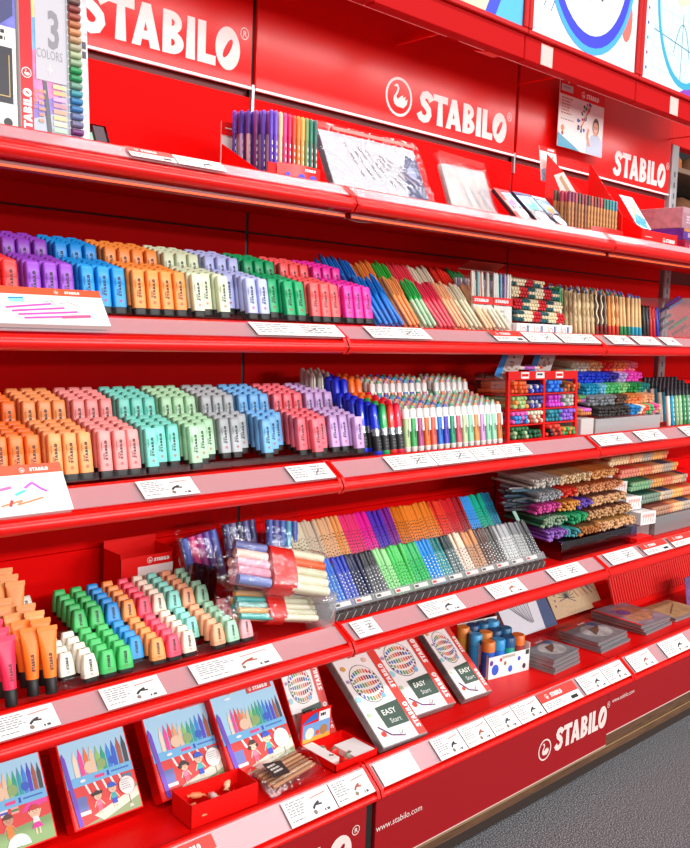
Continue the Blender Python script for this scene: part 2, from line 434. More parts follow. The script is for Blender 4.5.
# canopy with light boxes
CY0, CY1, CZ = -.5, -.462, .797
def canopy_poster(i, a, b):
    r, T = fix('canopy_light_box', ['red canopy box with the poster of a hand on blue', 'red canopy box with the poster of a chalkboard and pencil', 'red canopy box with the poster of graph paper and a note',
        'red canopy box at the near end above the wide header', 'red canopy box furthest along above the end post'][i], 'light box', ((a+b)/2, CY0, CZ), 'canopy light boxes')
    p = NB(T); p.bbox((a, CY0, CZ), (b, CY1, 1.55), M('b80408', .55, spec=.08), .003); p.build('housing', r)
    p = NB(T)
    if i in (1, 2):
        x = (.735, 1.53)[i-1]; g = NB(T); g.box((x-.03, CY0-.0012, CZ+.004), (x+.03, CY0, .862), M('e8b8b0', .6)); g.build('tape_patch', r)['label'] = 'pale square of tape'
    for q in ((a, .868, b, .884), (a, .884, a+.02, 1.55), (b-.02, .884, b, 1.55)):
        p.bbox((q[0], CY0-.012, q[1]), (q[2], CY0+.001, q[3]), M('c00608', .4, spec=.25), .003)
    p.build('face_frame', r)
    R = Matrix.Rotation(math.pi/2, 4, 'X')
    p = NB(T @ Matrix.Translation((0, CY0-.002, 0)) @ R)
    u0, u1, v0, v1 = a+.02, b-.02, .884, 1.55
    W = M('e9f3f6', .2, coat=.3)
    p.rect(u0, v0, u1, v1, W)
    x = lambda t: u0+(u1-u0)*t
    def arcband(cu, cv, r0, r1, col, n, rv=1.25):
        K = 40
        for q in range(K):
            t, s = 2*math.pi*q/K, 2*math.pi*(q+1)/K
            P = [(cu+rr_*math.cos(w), cv+rr_*rv*math.sin(w)) for rr_, w in ((r0, t), (r1, t), (r1, s), (r0, s))]
            if all(u0 <= z_[0] <= u1 and v0 <= z_[1] <= v1 for z_ in P): p.poly(P, M(col, .3), n)
    if i == 0:
        p.rect(u0, v0, u1, v1, M('58b5ea', .25), .0003)
        p.poly([(u0, v0), (x(.78), v0), (x(.86), v0+.10), (x(.9), v0+.3), (u0, v0+.4)], M('3a49c8', .3), .0006)
        p.poly([(u0, v0+.0), (x(.70), v0), (x(.78), v0+.10), (x(.80), v0+.3), (u0, v0+.4)], M('efc6ac', .4), .0009)
        p.line([(x(.5), v0+.05), (x(.64), v0+.075)], .012, M('e9a48e', .4), .0012); p.line([(x(.46), v0+.1), (x(.66), v0+.12)], .008, M('d49a84', .4), .0012)
    elif i == 1:
        p.poly([(x(.2), v0+.225), (x(.62), v0+.185), (x(.80), v0+.3), (x(.85), v1), (x(.2), v1)], M('4f8f6c', .5, noise=.25, scale=40), .0006)
        arcband(x(.52), v0+.33, .215, .245, '3a3fc9', .0009); arcband(x(.52), v0+.33, .245, .262, '45a5e8', .0012)
        p.disc(x(.89), v0+.165, .035, M('e9685a', .4), .0004, rv=.075)
        p.text('2·2=4', x(.36), v0+.155, .03, M('8f9a96', .5), .0013, bold=-.004, rot=.12)
        p.poly([(x(.60), v0+.19), (x(.63), v0+.18), (x(.78), v0+.31), (x(.76), v0+.42), (x(.68), v0+.42)], M('e8efe2', .4), .0014)
        p.poly([(x(.60), v0+.19), (x(.63), v0+.18), (x(.655), v0+.205), (x(.625), v0+.235)], M('3f5a66', .4), .0017)
        p.poly([(x(.66), v0+.33), (x(.82), v0+.3), (x(.83), v0+.36), (x(.67), v0+.39)], M('4ab0b8', .4), .0017)
        for q in ((.1,.03),(.16,.02)):
            p.line([(x(q[0]+.04*s_), v0+.06+q[1]+.06*s_-.012*s_*s_) for s_ in range(4)], .003, M('3b46b0', .5), .0009)
        p.line([(x(.12), v0+.12), (x(.1), v0+.17), (x(.19), v0+.15), (x(.09), v0+.2)], .003, M('3a3f70', .5), .0009)
    elif i == 2:
        p.rect(u0, v0, u1, v1, M('cfeaf2', .2, coat=.3), .0003)
        for q in range(9):
            p.rect(x(.12+.1*q), v0+.05, x(.12+.1*q)+.002, v1, M('a7cfdf', .3), .0005); p.rect(x(.1), v0+.07*q+.05, u1, v0+.07*q+.052, M('a7cfdf', .3), .0005)
        p.poly([(x(.45), v0), (u1, v0), (u1, v1), (x(.97), v1), (x(.9), v0+.22), (x(.72), v0+.07)], M('8a3bb0', .3), .0006)
        arcband(x(.5), v0+.33, .2, .216, '37a3c4', .0009, 1.45)
        p.poly([(x(.24), v0+.34), (x(.44), v0+.30), (x(.56), v0+.33), (x(.6), v1), (x(.2), v1)], M('ecdcae', .5), .0011)
        p.line([(x(.12), v0+.18), (x(.7), v0+.15)], .003, M('3d6f8f', .4), .0008); p.line([(x(.46), v0+.04), (x(.46), v0+.28)], .003, M('3d6f8f', .4), .0008)
        p.line([(x(.36+.02*q), v0+.13+.11*(1-((q-5)/5.)**2)) for q in range(11)], .003, M('3d6f8f', .4), .0009)
        for q in range(10): p.disc(x(.05), v0+.04+.05*q, .006, M(('6a4fb0', 'b0486a', '3a9ab0')[q % 3], .4), .0008, k=8)
        for q in ((.7,.03),(.86,.1),(.95,.06),(.8,.16)): p.disc(x(q[0]), v0+q[1], .012, M(('4aa0e0', 'e070b0')[int(q[0]*100) % 2], .4), .0008, k=10)
    else:
        p.rect(u0, v0, u1, v0+.25, M('58b5ea', .3), .0004)
    o = p.build('poster_face', r); o['label'] = 'glossy printed poster'
for i, a in ((3, -.625), (0, 0.), (1, .625), (2, 1.262), (4, 1.90)):
    canopy_poster(i, a+.001, a+(.634 if i in (1, 2) else .623))
for i, x in enumerate((.60,)):
    r, T = fix('canopy_bracket', 'thin red bracket arm under the canopy '+('near the swan emblem' if i == 0 else 'above the hanging poster'), 'bracket', (x, 0, .83), 'red canopy brackets')
    p = NB(T); p.prism([(-.012, .93), (-.461, .93), (-.461, .95), (-.012, .96)], x-.003, x+.003, GLOSSRED, ax=0); p.build('arm', r)
    p = NB(T); p.prism([(x-.09, -.40), (x+.003, -.4615), (x+.003, -.40)], .815, .818, GLOSSRED, ax=2); p.build('gusset', r)
for i, (a, b) in enumerate(((-.62, -.01), (.0, .59), (.61, 1.23), (1.28, 2.44))):  # unseen channels, added to house the light for the header's bright band
    r, T = fix('added_light_channel', ('slim red channel added to light the wide header, hidden by the canopy', 'slim red channel added to light the header left of the swan bracket', 'slim red channel added to light the header by the hanging poster bracket', 'slim red channel added to light the header at the grey end post')[i], 'lamp', ((a+b)/2, -.25, .905), 'slim channels added to light the header panels')
    p = NB(T); p.bbox((a, -.265, .903), (b, -.235, .917), CARDRED, .002); p.box((b-.02, -.25, .917), (b-.012, .0, .921), CARDRED); p.build('channel', r)
    p = NB(T); p.box((a+.02, -.262, .901), (b-.02, -.238, .903), WHITE); p.build('diffuser', r)
r, T = fix('canopy_end_beam', 'red beam running on beyond the grey end post', 'beam', (2.9, .02, .88))
p = NB(T); p.bbox((2.455, .0, .905), (3.7, .06, 1.25), CARDRED, .003); p.build('beam', r)

# bottom fascia, plinth
R = Matrix.Rotation(math.pi/2, 4, 'X')
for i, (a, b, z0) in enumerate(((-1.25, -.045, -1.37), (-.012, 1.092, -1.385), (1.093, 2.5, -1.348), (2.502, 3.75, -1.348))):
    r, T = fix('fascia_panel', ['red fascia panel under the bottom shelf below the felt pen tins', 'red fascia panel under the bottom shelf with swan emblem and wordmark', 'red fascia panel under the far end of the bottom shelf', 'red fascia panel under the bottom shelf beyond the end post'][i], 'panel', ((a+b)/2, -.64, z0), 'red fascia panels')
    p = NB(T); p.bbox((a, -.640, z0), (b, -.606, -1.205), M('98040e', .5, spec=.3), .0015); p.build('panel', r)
    p = NB(T); p.box((a, -.6405, z0-.003), (b, -.606, z0), M('e0b8b0', .4)); p.build('bottom_edge', r)
    p = NB(T @ Matrix.Translation((0, -.6412, 0)) @ R)
    PK = M('f0cfc8', .5)
    if i == 0: p.stabilo(-.535, -1.335, .082, PK, sx=1.2, reg=True)
    elif i == 1:
        p.stabilo(.785, -1.315, .072, PK, sx=.93, reg=True)
        g = NB(p.T); g.swan(.728, -1.292, .034, PK); g.build('swan_emblem', r)['label'] = 'pale swan in a ring'
        g = NB(p.T); g.text('www.stabilo.com', -.01, -1.288, .018, PK, bold=.0); g.build('web_address', r)['label'] = 'small pale web address'
    elif i == 2: p.text('www.stabilo.com', 1.115, -1.245, .015, PK, bold=.0)
    if p.v: p.build('lettering', r)[ 'label'] = 'pale printed lettering'
m = NB(Z); m.bbox((-.043, -.632, -1.46), (-.016, -.56, -1.2), BLACK, .002); o = m.build('gap_strip')
tag(o, 'black strip in the gap between two red fascia panels', 'strip')
WOOD = wood_mat()
r, T = fix('plinth', 'brown wooden plinth board along the floor under the shelves', 'plinth', (1.2, -.6, -1.5))
p = NB(T); p.bbox((-1.3, -.605, -1.452), (3.8, -.56, -1.33), WOOD, .002); p.build('upper_board', r)
p = NB(T); p.bbox((-1.3, -.585, -1.5), (3.8, -.55, -1.45), M('33231a', .6)); p.build('kick_board', r)
p = NB(T); p.box((-1.3, -.607, -1.424), (3.8, -.604, -1.421), M('a98a5a', .4)); p.build('trim_line', r)

# what shows past the end post: another rack further back
r, T = fix('far_rack', 'dark grey rack far behind the grey end post', 'rack', (4.8, 1.2, -1.5))
p = NB(T); p.box((3.4, 1.45, -1.5), (6.6, 1.5, 2.2), M('2b2a2b', .7)); p.build('back', r)
for z in (-.6, .25, .82, 1.13, 1.6):
    p = NB(T); p.bbox((3.4, .95, z), (6.6, 1.449, z+.035), M('463a34' if z != 1.13 else '8a6a58', .6)); p.build('board', r)
p = NB(T); p.bbox((3.4, .96, -1.5), (3.44, 1.44, 2.2), M('3a3838', .6)); p.build('side_panel', r)
for i, (x, z) in enumerate(((4.42, .856), (4.80, .856), (4.55, 1.166), (4.95, 1.166))):
    m = MB(); m.loft([(0, .24, .2), (.03, .27, .22), (.09, .26, .21), (.14, .18, .14), (.165, .05, .05)], M(('b8642c', '7a4a2c')[i % 2], .8, noise=.2, scale=30), 18, .9)
    m.loft([(.0, .275, .225), (.02, .285, .235), (.03, .28, .23)], M('d8c8b0', .7), 18, .9)
    o = m.build('round_basket'); place(o, (x, 1.15, z))
    tag(o, 'brown round basket on the far rack, '+('lower board near the post', 'lower board further along', 'upper board near the post', 'upper board further along')[i], 'basket', 'baskets on the far rack')

# price cards in the strips
CARDS = {1: [(-.641,-.526,'r'),(-.526,-.393,'p')], 2: [(-.287,.0,'q'),(.1,.341,'q'),(.642,.797,'r'),(.808,.993,'q'),(1.005,1.236,'q'),(1.314,1.467,'q'),(1.496,1.668,'q'),(1.707,1.828,'q')],
 3: [(-.584,-.437,'p'),(-.155,-.014,'q'),(.2,.389,'q'),(.389,.574,'q'),(.574,.724,'q'),(.724,.858,'q'),(1.27,1.491,'q'),(1.564,1.757,'q'),(1.923,2.027,'q')],
 4: [(-.93,-.801,'p'),(-.7,-.555,'p'),(-.476,-.229,'p'),(.03,.119,'q'),(.301,.47,'p'),(.608,.778,'p'),(.934,1.127,'q'),(1.289,1.499,'q'),(1.536,1.729,'r'),(1.753,1.954,'r')],
 5: [(-.61,-.483,'r'),(-.29,-.141,'p'),(-.141,-.014,'p'),(.016,.155,'w'),(.236,.355,'p'),(.355,.477,'p'),(.477,.603,'p'),(.603,.732,'p'),(.735,.938,'r'),(.955,1.102,'p'),(1.102,1.236,'p'),(1.27,1.426,'p'),(1.499,1.693,'p')]}
KINDL = {'r': 'price card with a red heading', 'p': 'white price card with product picture', 'q': 'white price card with printed lines', 'w': 'blank white card'}
NEAR = {1: ['beside the tall pen boxes', 'before the purple fibre pens'],
 2: ['under the green highlighters', 'under the blue pen bins', 'under the red labelled packs', 'under the two-tone pencil bundles', 'under the natural twisted pencils', 'under the dipped pencils', 'under the black and red pens', 'under the clear case'],
 3: ['under the aqua highlighters', 'under the coral highlighters', 'under the board markers', 'under the first white capped pens', 'under the middle white capped pens', 'beside the red pen rack', 'under the first fineliner bundles', 'under the last fineliner bundles', 'under the black topped pens'],
 4: ['under the paint tubes', 'under the green mini highlighters', 'under the pastel mini highlighters', 'under the blue sketch markers', 'under the green sketch markers', 'under the brown sketch markers', 'under the grey sketch markers', 'under the pencil wall', 'before the white pencil boxes', 'at the far pencil boxes'],
 5: ['under the felt pen tins', 'before the clear blister', 'before the small red tray', 'before the leaning pencil box', 'first before the bare red shelf', 'second before the bare red shelf', 'third before the bare red shelf', 'fourth before the bare red shelf', 'before the tub carton', 'before the low tin stack', 'at the shelf joint', 'past the shelf joint', 'before the last tin stack']}
rc = random.Random(3)
for k, L in CARDS.items():
    yT, zT, yB, zB = LV[k]; t = math.degrees(math.atan2(yT-yB, zT-zB)); hgt = math.hypot(yT-yB, zT-zB)-.022
    for q, (a, b, kd) in enumerate(L):
        m = MB(); w = b-a-.004
        m.box((0, 0, -.0008), (w, hgt, 0), PAPER if kd != 'w' else WHITE); n = .0004
        if kd == 'r':
            m.rect(0, hgt*.48, w, hgt, M('e0392e', .5), n); m.stabilo(w*.3, hgt*.62, hgt*.22, WHITE, n*2, sx=min(1, w/(hgt*2.4))); m.swan(w*.2, hgt*.73, hgt*.13, WHITE, n*2)
            m.lines(w*.06, hgt*.1, w*.6, hgt*.38, 3, GREYINK, n, rnd=rc); m.rect(w*.72, hgt*.12, w*.9, hgt*.3, INK, n)
        elif kd == 'p':
            m.lines(w*.06, hgt*.3, w*.5, hgt*.9, 6, GREYINK, n, .5, rc); m.lines(w*.06, hgt*.1, w*.42, hgt*.2, 1, M('77757a', .6), n, .4, rc)
            c = ('3a3438', '2d2b30', 'a8503c')[q % 3]
            m.line([(w*.54, hgt*.34), (w*.6, hgt*.46), (w*.70, hgt*.54)], hgt*.09, M(c, .5), n); m.line([(w*.6, hgt*.46), (w*.74, hgt*.42)], hgt*.07, M(c, .5), n*2)
            m.line([(w*.56, hgt*.75), (w*.9, hgt*.8)], hgt*.05, M('d98a86', .5), n); m.disc(w*.55, hgt*.2, hgt*.09, M('8d7468', .5), n, k=10)
            m.rect(w*.74, hgt*.1, w*.765, hgt*.2, M('55535a', .5), n); m.rect(w*.79, hgt*.1, w*.85, hgt*.2, M('55535a', .5), n)
        elif kd == 'q':
            m.lines(w*.05, hgt*.12, w*.45, hgt*.88, 5, GREYINK, n, .45, rc); m.lines(w*.55, hgt*.15, w*.94, hgt*.85, 4, M('8a888c', .6), n, .4, rc)
            m.line([(w*.6, hgt*.35), (w*.72, hgt*.6)], hgt*.05, M('6b5a5c', .5), n)
        nx, nz = -(zT-zB), (yT-yB); Ln = math.hypot(nx, nz); nx, nz = nx/Ln, nz/Ln
        o = solid('price_card', m, '%s in the %s strip, %s' % (KINDL[kd], NAME[k].replace(' shelf', ''), NEAR[k][q]), 'price card', (a+.002, yB+.003+nx*.0072, zB+.009+nz*.0072), t, group='price cards on the shelf edges')
# ------------------------------------------------------------------ highlighters
TH = 12.
def shift(p, v, n, tilt=TH, du=0.):
    """from point p go v along the leaning upright and n towards the aisle along the sloping tray"""
    t = RAD(tilt); return (p[0]+du, p[1]+v*math.sin(t)-n*math.cos(t), p[2]+v*math.cos(t)+n*math.sin(t))
def back(p, d, tilt=TH): return shift(p, 0, -d, tilt) if False else (p[0], p[1]+d*math.cos(RAD(tilt)), p[2]+d*math.sin(RAD(tilt)))
PW, PD, PH = .0305, .0185, .104
_hl = {}
def highlighter(hx, pr_):
    k = (hx, pr_)
    if k in _hl: return _hl[k]
    c = M(hx, .38); b = MB(); w, d = PW, PD
    b.loft([(.0145, w*.985, d*.96), (.016, w, d), (.064, w, d)], c, 12, .32, cap=False)
    b.loft([(.064, w, d), (.0645, w*.975, d*.94), (.0652, w, d), (.097, w*.965, d*.93), (.1015, w*.93, d*.86), (.104, w*.80, d*.66)], c, 12, .32)
    g = MB(); g.loft([(0, w*.9, d*.86), (.002, w*.95, d*.92), (.0148, w*.95, d*.92)], M('191613', .5), 12, .32)
    parts = [('body', b), ('end_plug', g, 'black end plug')]
    if pr_:
        t = MB(); n = d/2+.0003
        t.stabilo(.0035, .038, .0062, INK, n, 1.6, rot=math.pi/2); t.text('BOSS', -.0040, .040, .0044, INK, n, .02, rot=math.pi/2)
        t.text('ORIGINAL', -.0085, .058, .0034, INK, n, .0, rot=math.pi/2)
        t.ring(0, .028, .0026, .0036, M('c23a3a', .5), n, k=12); t.disc(0, .028, .0014, M('c23a3a', .5), n, k=8)
        parts.append(('printed_logo', t, 'black printed lettering'))
    name = 'highlighter'
    _hl[k] = proto(name, parts); return _hl[k]

def tray(name, label, loc, cols, rows, pu, pn, group, w, hgt=.013, tilt=TH):
    """clear tray with a cell for every pen"""
    r = thing(name, label, 'display tray', loc, tilt, group=group)
    b = MB(); b.box((-.003, -.0035, -pn*(rows-.5)-.004), (w+.003, -.0015, pn*.5+.004), TRAY); b.build('base', r)
    b = MB(); b.box((-.003, -.0035, pn*.5+.003), (w+.003, hgt, pn*.5+.0045), TRAY); b.box((-.003, hgt-.002, pn*.5+.0045), (w+.003, hgt, pn*.5+.0065), TRAY); b.build('front_wall', r)
    b = MB()
    for j in range(1, rows): b.box((0, -.001, pn*(.5-j)-.0006), (w, hgt*.8, pn*(.5-j)+.0006), TRAY)
    for c in cols: b.box((c-.0006, -.001, -pn*(rows-.5)), (c+.0006, hgt*.8, pn*.5), TRAY)
    b.build('divider_grid', r)
    return r

def highlighter_field(shelf_no, x0, y0, z0, blocks, pitch, gap, kind, step, tiername, rows=5, pn=.0238):
    """blocks: (colour word, hex, columns, {(tier, column): pens missing at the front})"""
    words = [b[0] for b in blocks]
    for tier in (0, 1):
        X = x0
        for bi, (cw, hx, nc, miss) in enumerate(blocks):
            ly = y0+(step[0] if tier else 0); lz = z0+(step[1] if tier else 0)
            w = nc*pitch
            tray('pen_tray', 'clear plastic tray holding the %s %ss, %s tier' % (cw, kind, tiername[tier]), (X, ly, lz), [pitch*q for q in range(nc+1)], rows, pitch*0+pn, pn, 'clear trays on the %s' % NAME[shelf_no], w)
            for c in range(nc):
                if c == 0 and bi > 0: cd = 'column beside the %s ones' % words[bi-1]
                elif c == nc-1 and bi < len(blocks)-1: cd = 'column beside the %s ones' % words[bi+1]
                elif c == 0: cd = 'outermost column'
                elif c == nc-1: cd = 'column at the pen bins' if shelf_no == 2 else 'column at the board markers'
                elif nc == 3: cd = 'middle column'
                elif c == 1: cd = 'inner column nearer the %s ones' % words[bi-1]
                else: cd = 'inner column nearer the %s ones' % words[bi+1]
                m0 = miss.get((tier, c), 0)
                for j in range(m0, rows):
                    lb = '%s %s, %s tier, %s row back, %s' % (cw, kind if not (cw.startswith('pastel') or cw.startswith('deep')) else 'highlighter', tiername[tier], nth(j), cd)
                    p = back((X+pitch*(c+.5), ly, lz), j*pn)
                    p = (p[0]+random.uniform(-.0008, .0008), p[1], p[2])
                    o = stamp(highlighter(hx, j == m0), lb, 'highlighter', p, TH+random.uniform(-1, 1), random.uniform(-2, 2), group='%s %ss, %s' % (cw, kind, NAME[shelf_no]))
                    o.name = kind.replace(' ', '_')
            X += w+gap

S2Z = -.012
B2 = [('red', 'ff3b3b', 3, {}), ('purple', '9a45c8', 3, {}), ('azure blue', '0f97ea', 3, {}), ('orange', 'ff9440', 4, {(0,1): 0}), ('pale green', 'dfe8c2', 3, {(0,1): 1}),
      ('lavender', 'bcc3f3', 3, {(0,0): 2, (0,1): 0}), ('emerald green', '12a868', 3, {(0,0): 1}), ('coral', 'ff5f5f', 3, {}), ('magenta', 'f22fa6', 3, {})]
X2 = .182-(.0365*28+.0125*8)
highlighter_field(2, X2, -.358, S2Z+.012, B2, .0365, .0125, 'highlighter', (.129, .055), ('lower', 'upper'))
B3 = [('deep peach', 'ff7a2e', 3, {}), ('pastel peach', 'ffa35f', 3, {}), ('pastel pink', 'ff9d98', 3, {}), ('pastel aqua', '7fe3cf', 3, {(0,1): 1, (0,2): 1}), ('pastel mint', 'b7e8ba', 3, {(0,1): 1, (0,2): 2}),
      ('pastel grey', 'b9c0c2', 3, {(0,0): 2, (0,1): 2, (0,2): 3}), ('pastel blue', '76bdf5', 3, {(0,0): 1, (0,1): 2, (0,2): 3}), ('pastel coral', 'fa6f7c', 3, {(0,0): 1, (0,2): 1}), ('pastel lilac', 'cda6dc', 3, {(0,0): 1, (0,1): 1})]
X3 = .172-(.0355*27+.012*8)
highlighter_field(3, X3, -.355, -.382+.018, B3, .0355, .012, 'pastel highlighter', (.129, .060), ('lower', 'upper'))

# ------------------------------------------------------------------ mini highlighters and paint tubes on the fourth shelf
_mini = {}
def mini(hx, pr_):
    k = (hx, pr_)
    if k in _mini: return _mini[k]
    c = M(hx, .4); b = MB(); w, d = .037, .021
    b.loft([(.0095, w*.98, d), (.012, w, d), (.034, w*.93, d*.82), (.053, w*.72, d*.62), (.057, w*.68, d*.52), (.0585, w*.6, d*.34)], c, 12, .32)
    b.loft([(.0575, .010, .006), (.0592, .009, .005)], M('3a302c', .6), 8, .5)
    g = MB(); g.loft([(0, w*.86, d*.86), (.002, w*.92, d*.92), (.0098, w*.92, d*.92)], M('191613', .5), 12, .32)
    parts = [('body', b), ('end_plug', g, 'black end plug')]
    if pr_:
        t = MB(); t.T = Matrix.Translation((0, .012, d/2+.0004)) @ Matrix.Rotation(-RAD(4.2), 4, 'X')
        t.stabilo(.003, .010, .0062, INK, 0, .95, rot=math.pi/2); t.ring(0, .005, .0016, .0024, M('c23a3a', .5), 0, k=10)
        parts.append(('printed_logo', t))
    _mini[k] = proto('mini_highlighter', parts); return _mini[k]
MC = [('ivory', 'e9e2cf'), ('ivory', 'e9e2cf'), ('green', '3cc060'), ('green', '3cc060'), ('blue', '1f95e4'), ('orange', 'ff9a4c'), ('raspberry', 'ff4a68'), ('cream', 'f9dfc8'), ('aqua', '8fe3d2'), ('peach', 'ffaf82'), ('mint', 'a9dcba'), ('pink', 'ffa9ac')]
MPOS = ['next to the paint tubes', 'beside the green ones', 'beside the ivory ones', 'beside the blue ones', '', '', '', '', '', '', '', '']
MISS0 = [1, 0, 0, 0, 1, 0, 0, 0, 2, 0, 0, 0]; MISS1 = [4, 9, 0, 0, 0, 0, 0, 0, 0, 0, 0, 3]
mx0, mp, mn = -.757, .0418, .0255
M4Y, M4Z = -.424, -.793
for tier in (0, 1):
    ly, lz = M4Y+.132*tier, M4Z+.056*tier
    tray('mini_pen_tray', 'clear tray of mini highlighters on the fourth shelf, %s tier' % ('lower' if tier == 0 else 'upper'), (mx0, ly, lz), [mp*q for q in range(13)], 5, mn, mn, 'clear trays of mini highlighters', mp*12, .02)
    for c, (cw, hx) in enumerate(MC):
        m0 = (MISS1 if tier else MISS0)[c]
        for j in range(m0, 5):
            p = back((mx0+mp*(c+.5), ly, lz), j*mn)
            stamp(mini(hx, j == m0), ('%s mini highlighter, %s tier, %s row back%s' % (cw, ('lower', 'upper')[tier], nth(j), (', column '+MPOS[c]) if MPOS[c] else '')), 'mini highlighter', p, TH+random.uniform(-2, 2), random.uniform(-4, 4), group='%s mini highlighters' % cw)
_tube = {}
def paint_tube(hx):
    if hx in _tube: return _tube[hx]
    c = M(hx, .4); b = MB()
    b.loft([(.034, .026, .026), (.06, .029, .027), (.10, .036, .016), (.126, .042, .004), (.128, .043, .003), (.139, .043, .003)], c, 16, 1., cap=True)
    k = MB(); k.loft([(0, .0235, .0235), (.002, .025, .025), (.033, .025, .025), (.035, .022, .022)], M('191613', .5), 16, 1.)
    t = MB(); t.T = Matrix.Translation((0, .05, .0155)) @ Matrix.Rotation(-RAD(8), 4, 'X'); t.stabilo(.003, .0, .0065, INK, 0, 1.2, rot=math.pi/2)
    s = MB(); s.box((-.0215, .129, -.0022), (.0215, .1385, .0022), M(hx, .5, noise=.15, scale=200))
    _tube[hx] = proto('paint_tube', [('tube', b), ('cap', k, 'black screw cap'), ('printed_logo', t), ('crimped_end', s)]); return _tube[hx]
for ci, (cw, hx, x) in enumerate((('raspberry pink', 'ff2a55', -.872), ('bright orange', 'ff7a1c', -.817), ('orange', 'ff8124', -.783))):
    for j in range(8):
        tier = j//5; jj = j-5*tier
        if ci == 0 and j > 4: continue
        if ci == 2 and j in (4,): continue
        y = -.425+.034*jj+(.168 if tier else 0)-(.01 if ci == 0 else 0); z = -.797+.007*jj+(.056 if tier else 0)
        if ci == 1: y += .012
        hh = hx if j < 2 or ci == 0 else 'ffa257'
        stamp(paint_tube(hh), '%s%s tube standing cap down, %s back, %s row' % ('' if j < 2 or ci == 0 else 'pale ', cw, nth(j), ('row furthest from the minis', 'middle row', 'row beside the ivory minis')[ci]), 'tube', (x, y, z), 13, random.uniform(-10, 10), group='upright squeeze tubes on the fourth shelf')
r = thing('tube_tray', 'clear tray under the upright squeeze tubes', 'display tray', (-.91, -.438, -.807), TH)
b = MB(); b.box((0, -.002, -.26), (.148, 0, .0), TRAY); b.build('base', r)
b = MB(); b.box((0, 0, -.003), (.148, .02, -.001), TRAY); b.build('front_wall', r)
b = MB()
for q in range(3): b.ring(.038+.054*q-.012*(q == 0), 0, .013, .0145, M('c9c2bd', .3), .0002)
# ------------------------------------------------------------------ top shelf (surface at rel .340)
Y1 = .341
def pbox(name, label, cat, loc, w, h, d, side, faces, tilt=0., yaw=0., group=None, roll=0., ch=.0015, part='carton'):
    """box of w x h x d standing on its lower front edge; faces: list of (part name, function(mb) drawing on the front)"""
    up = d*math.sin(RAD(max(tilt, 0)))                  # the back lower edge rests on the shelf
    r = thing(name, label, cat, (loc[0], loc[1], loc[2]+up), tilt, yaw, group, roll)
    b = MB(); b.bbox((0, 0, -d), (w, h, 0), side, ch); b.build(part, r)
    for fn, fu in faces:
        g = MB(); g.T = Matrix.Translation((0, 0, .0005)); fu(g)
        if g.v: g.build(fn, r)
    return r
# two tall pen boxes at the near end
def f_colors(g):
    w, h = .200, .40
    g.rect(0, 0, w, h, M('b4bccb', .25))
    for i, (a, b, c) in enumerate(((.05,.22,'8f78c8'),(.09,.26,'d87fb0'),(.22,.40,'6fa4e0'),(.30,.40,'e8cf8a'))):
        g.poly([(.0, h*a*2), (w*.55, h*(a*2+.06)), (w*.6, h*min(1, b*2)), (0, h*min(1, b*2-.08))], M(c, .3, noise=.3, scale=30), .0003*(i+1))
    g.rect(.012, .12, w*.66, .30, M('bfb9c0', .35), .0018)
    g.text('3', .058, .19, .075, M('8c868c', .3), .0022, .03); g.text('COLORS', .014, .165, .019, M('8f8d92', .4), .0022, .0)
    g.rect(.063, .132, .069, .156, M('c9c4c6', .4), .0022); g.rect(.054, .141, .078, .147, M('c9c4c6', .4), .0022)
    g.poly([(.055, .0), (.072, .0), (.052, .118), (.036, .12)], M('5b5a60', .4), .002)
    for q in range(9): g.rect(.076, .008+.0125*q, .128, .0165+.0125*q, M(('8fb1c8','b6d3b6','e9e2b4','f2c08c','f4a184','ef8e95','f0a5c8','f7b27a','f2d296')[q], .4), .002)
    g.text('FIBRE', .012, .06, .012, M('d98a5c', .4), .0024, .0, rot=math.pi/2); g.lines(.02, .03, .05, .10, 6, M('e0a080', .5), .0023)
def f_spine(g):
    g.rect(-.0, 0, .026, .40, M('d8101c', .3, coat=.3), .001); g.stabilo(.022, .004, .018, WHITE, .0014, 1.15, rot=math.pi/2); g.swan(.0125, .128, .0105, WHITE, .0014)
r = thing('pen_gift_box', 'tall pen box with red spine and a slot of coloured pens', 'box', (-.846, -.392, Y1+.002), 5, 3, 'tall pen boxes on the top shelf')
b = MB(); b.bbox((0, 0, -.05), (.150, .40, -.001), M('e9e6e6', .3), .002); b.build('carton', r)
g = MB(); f_spine(g); g.build('red_spine', r)
g = MB(); g.T = Matrix.Translation((.026, 0, 0)) @ Matrix.Diagonal((.56, 1, 1, 1)); f_colors(g); g.build('printed_front', r)
g = MB(); g.box((.104, 0, -.0005), (.132, .40, .0008), M('efe9e4', .4)); g.build('slot', r)
SLOT = '8e2b86 6b2f6e 6b6a8a 5e6f9a 2f6fa8 2272a8 3a8f9a 6f9a84 1f8a52 1a8f4c 8fa882 a9b48c a7a184 b9906a c98a5c b56a44 a04a3a 8a3a34 6b4a44 50484a 3e6a8a 2a5f8f 3a8a6a 5a9a4a'.split()
for q in range(24): 
    t = MB(); t.tube([(.1055, .0115+.0158*q, .0045), (.1305, .0115+.0158*q, .0045)], .0069, M(SLOT[q], .4), 10); t.build('pen_end', r)
g = MB(); g.rect(.134, 0, .150, .40, M('d9d4d8', .3, noise=.3, scale=50), .0005)
for q in range(2): g.rect(.137, .185+.02*q, .146, .200+.02*q, M('4a4650', .5), .001)
g.build('edge_print', r)
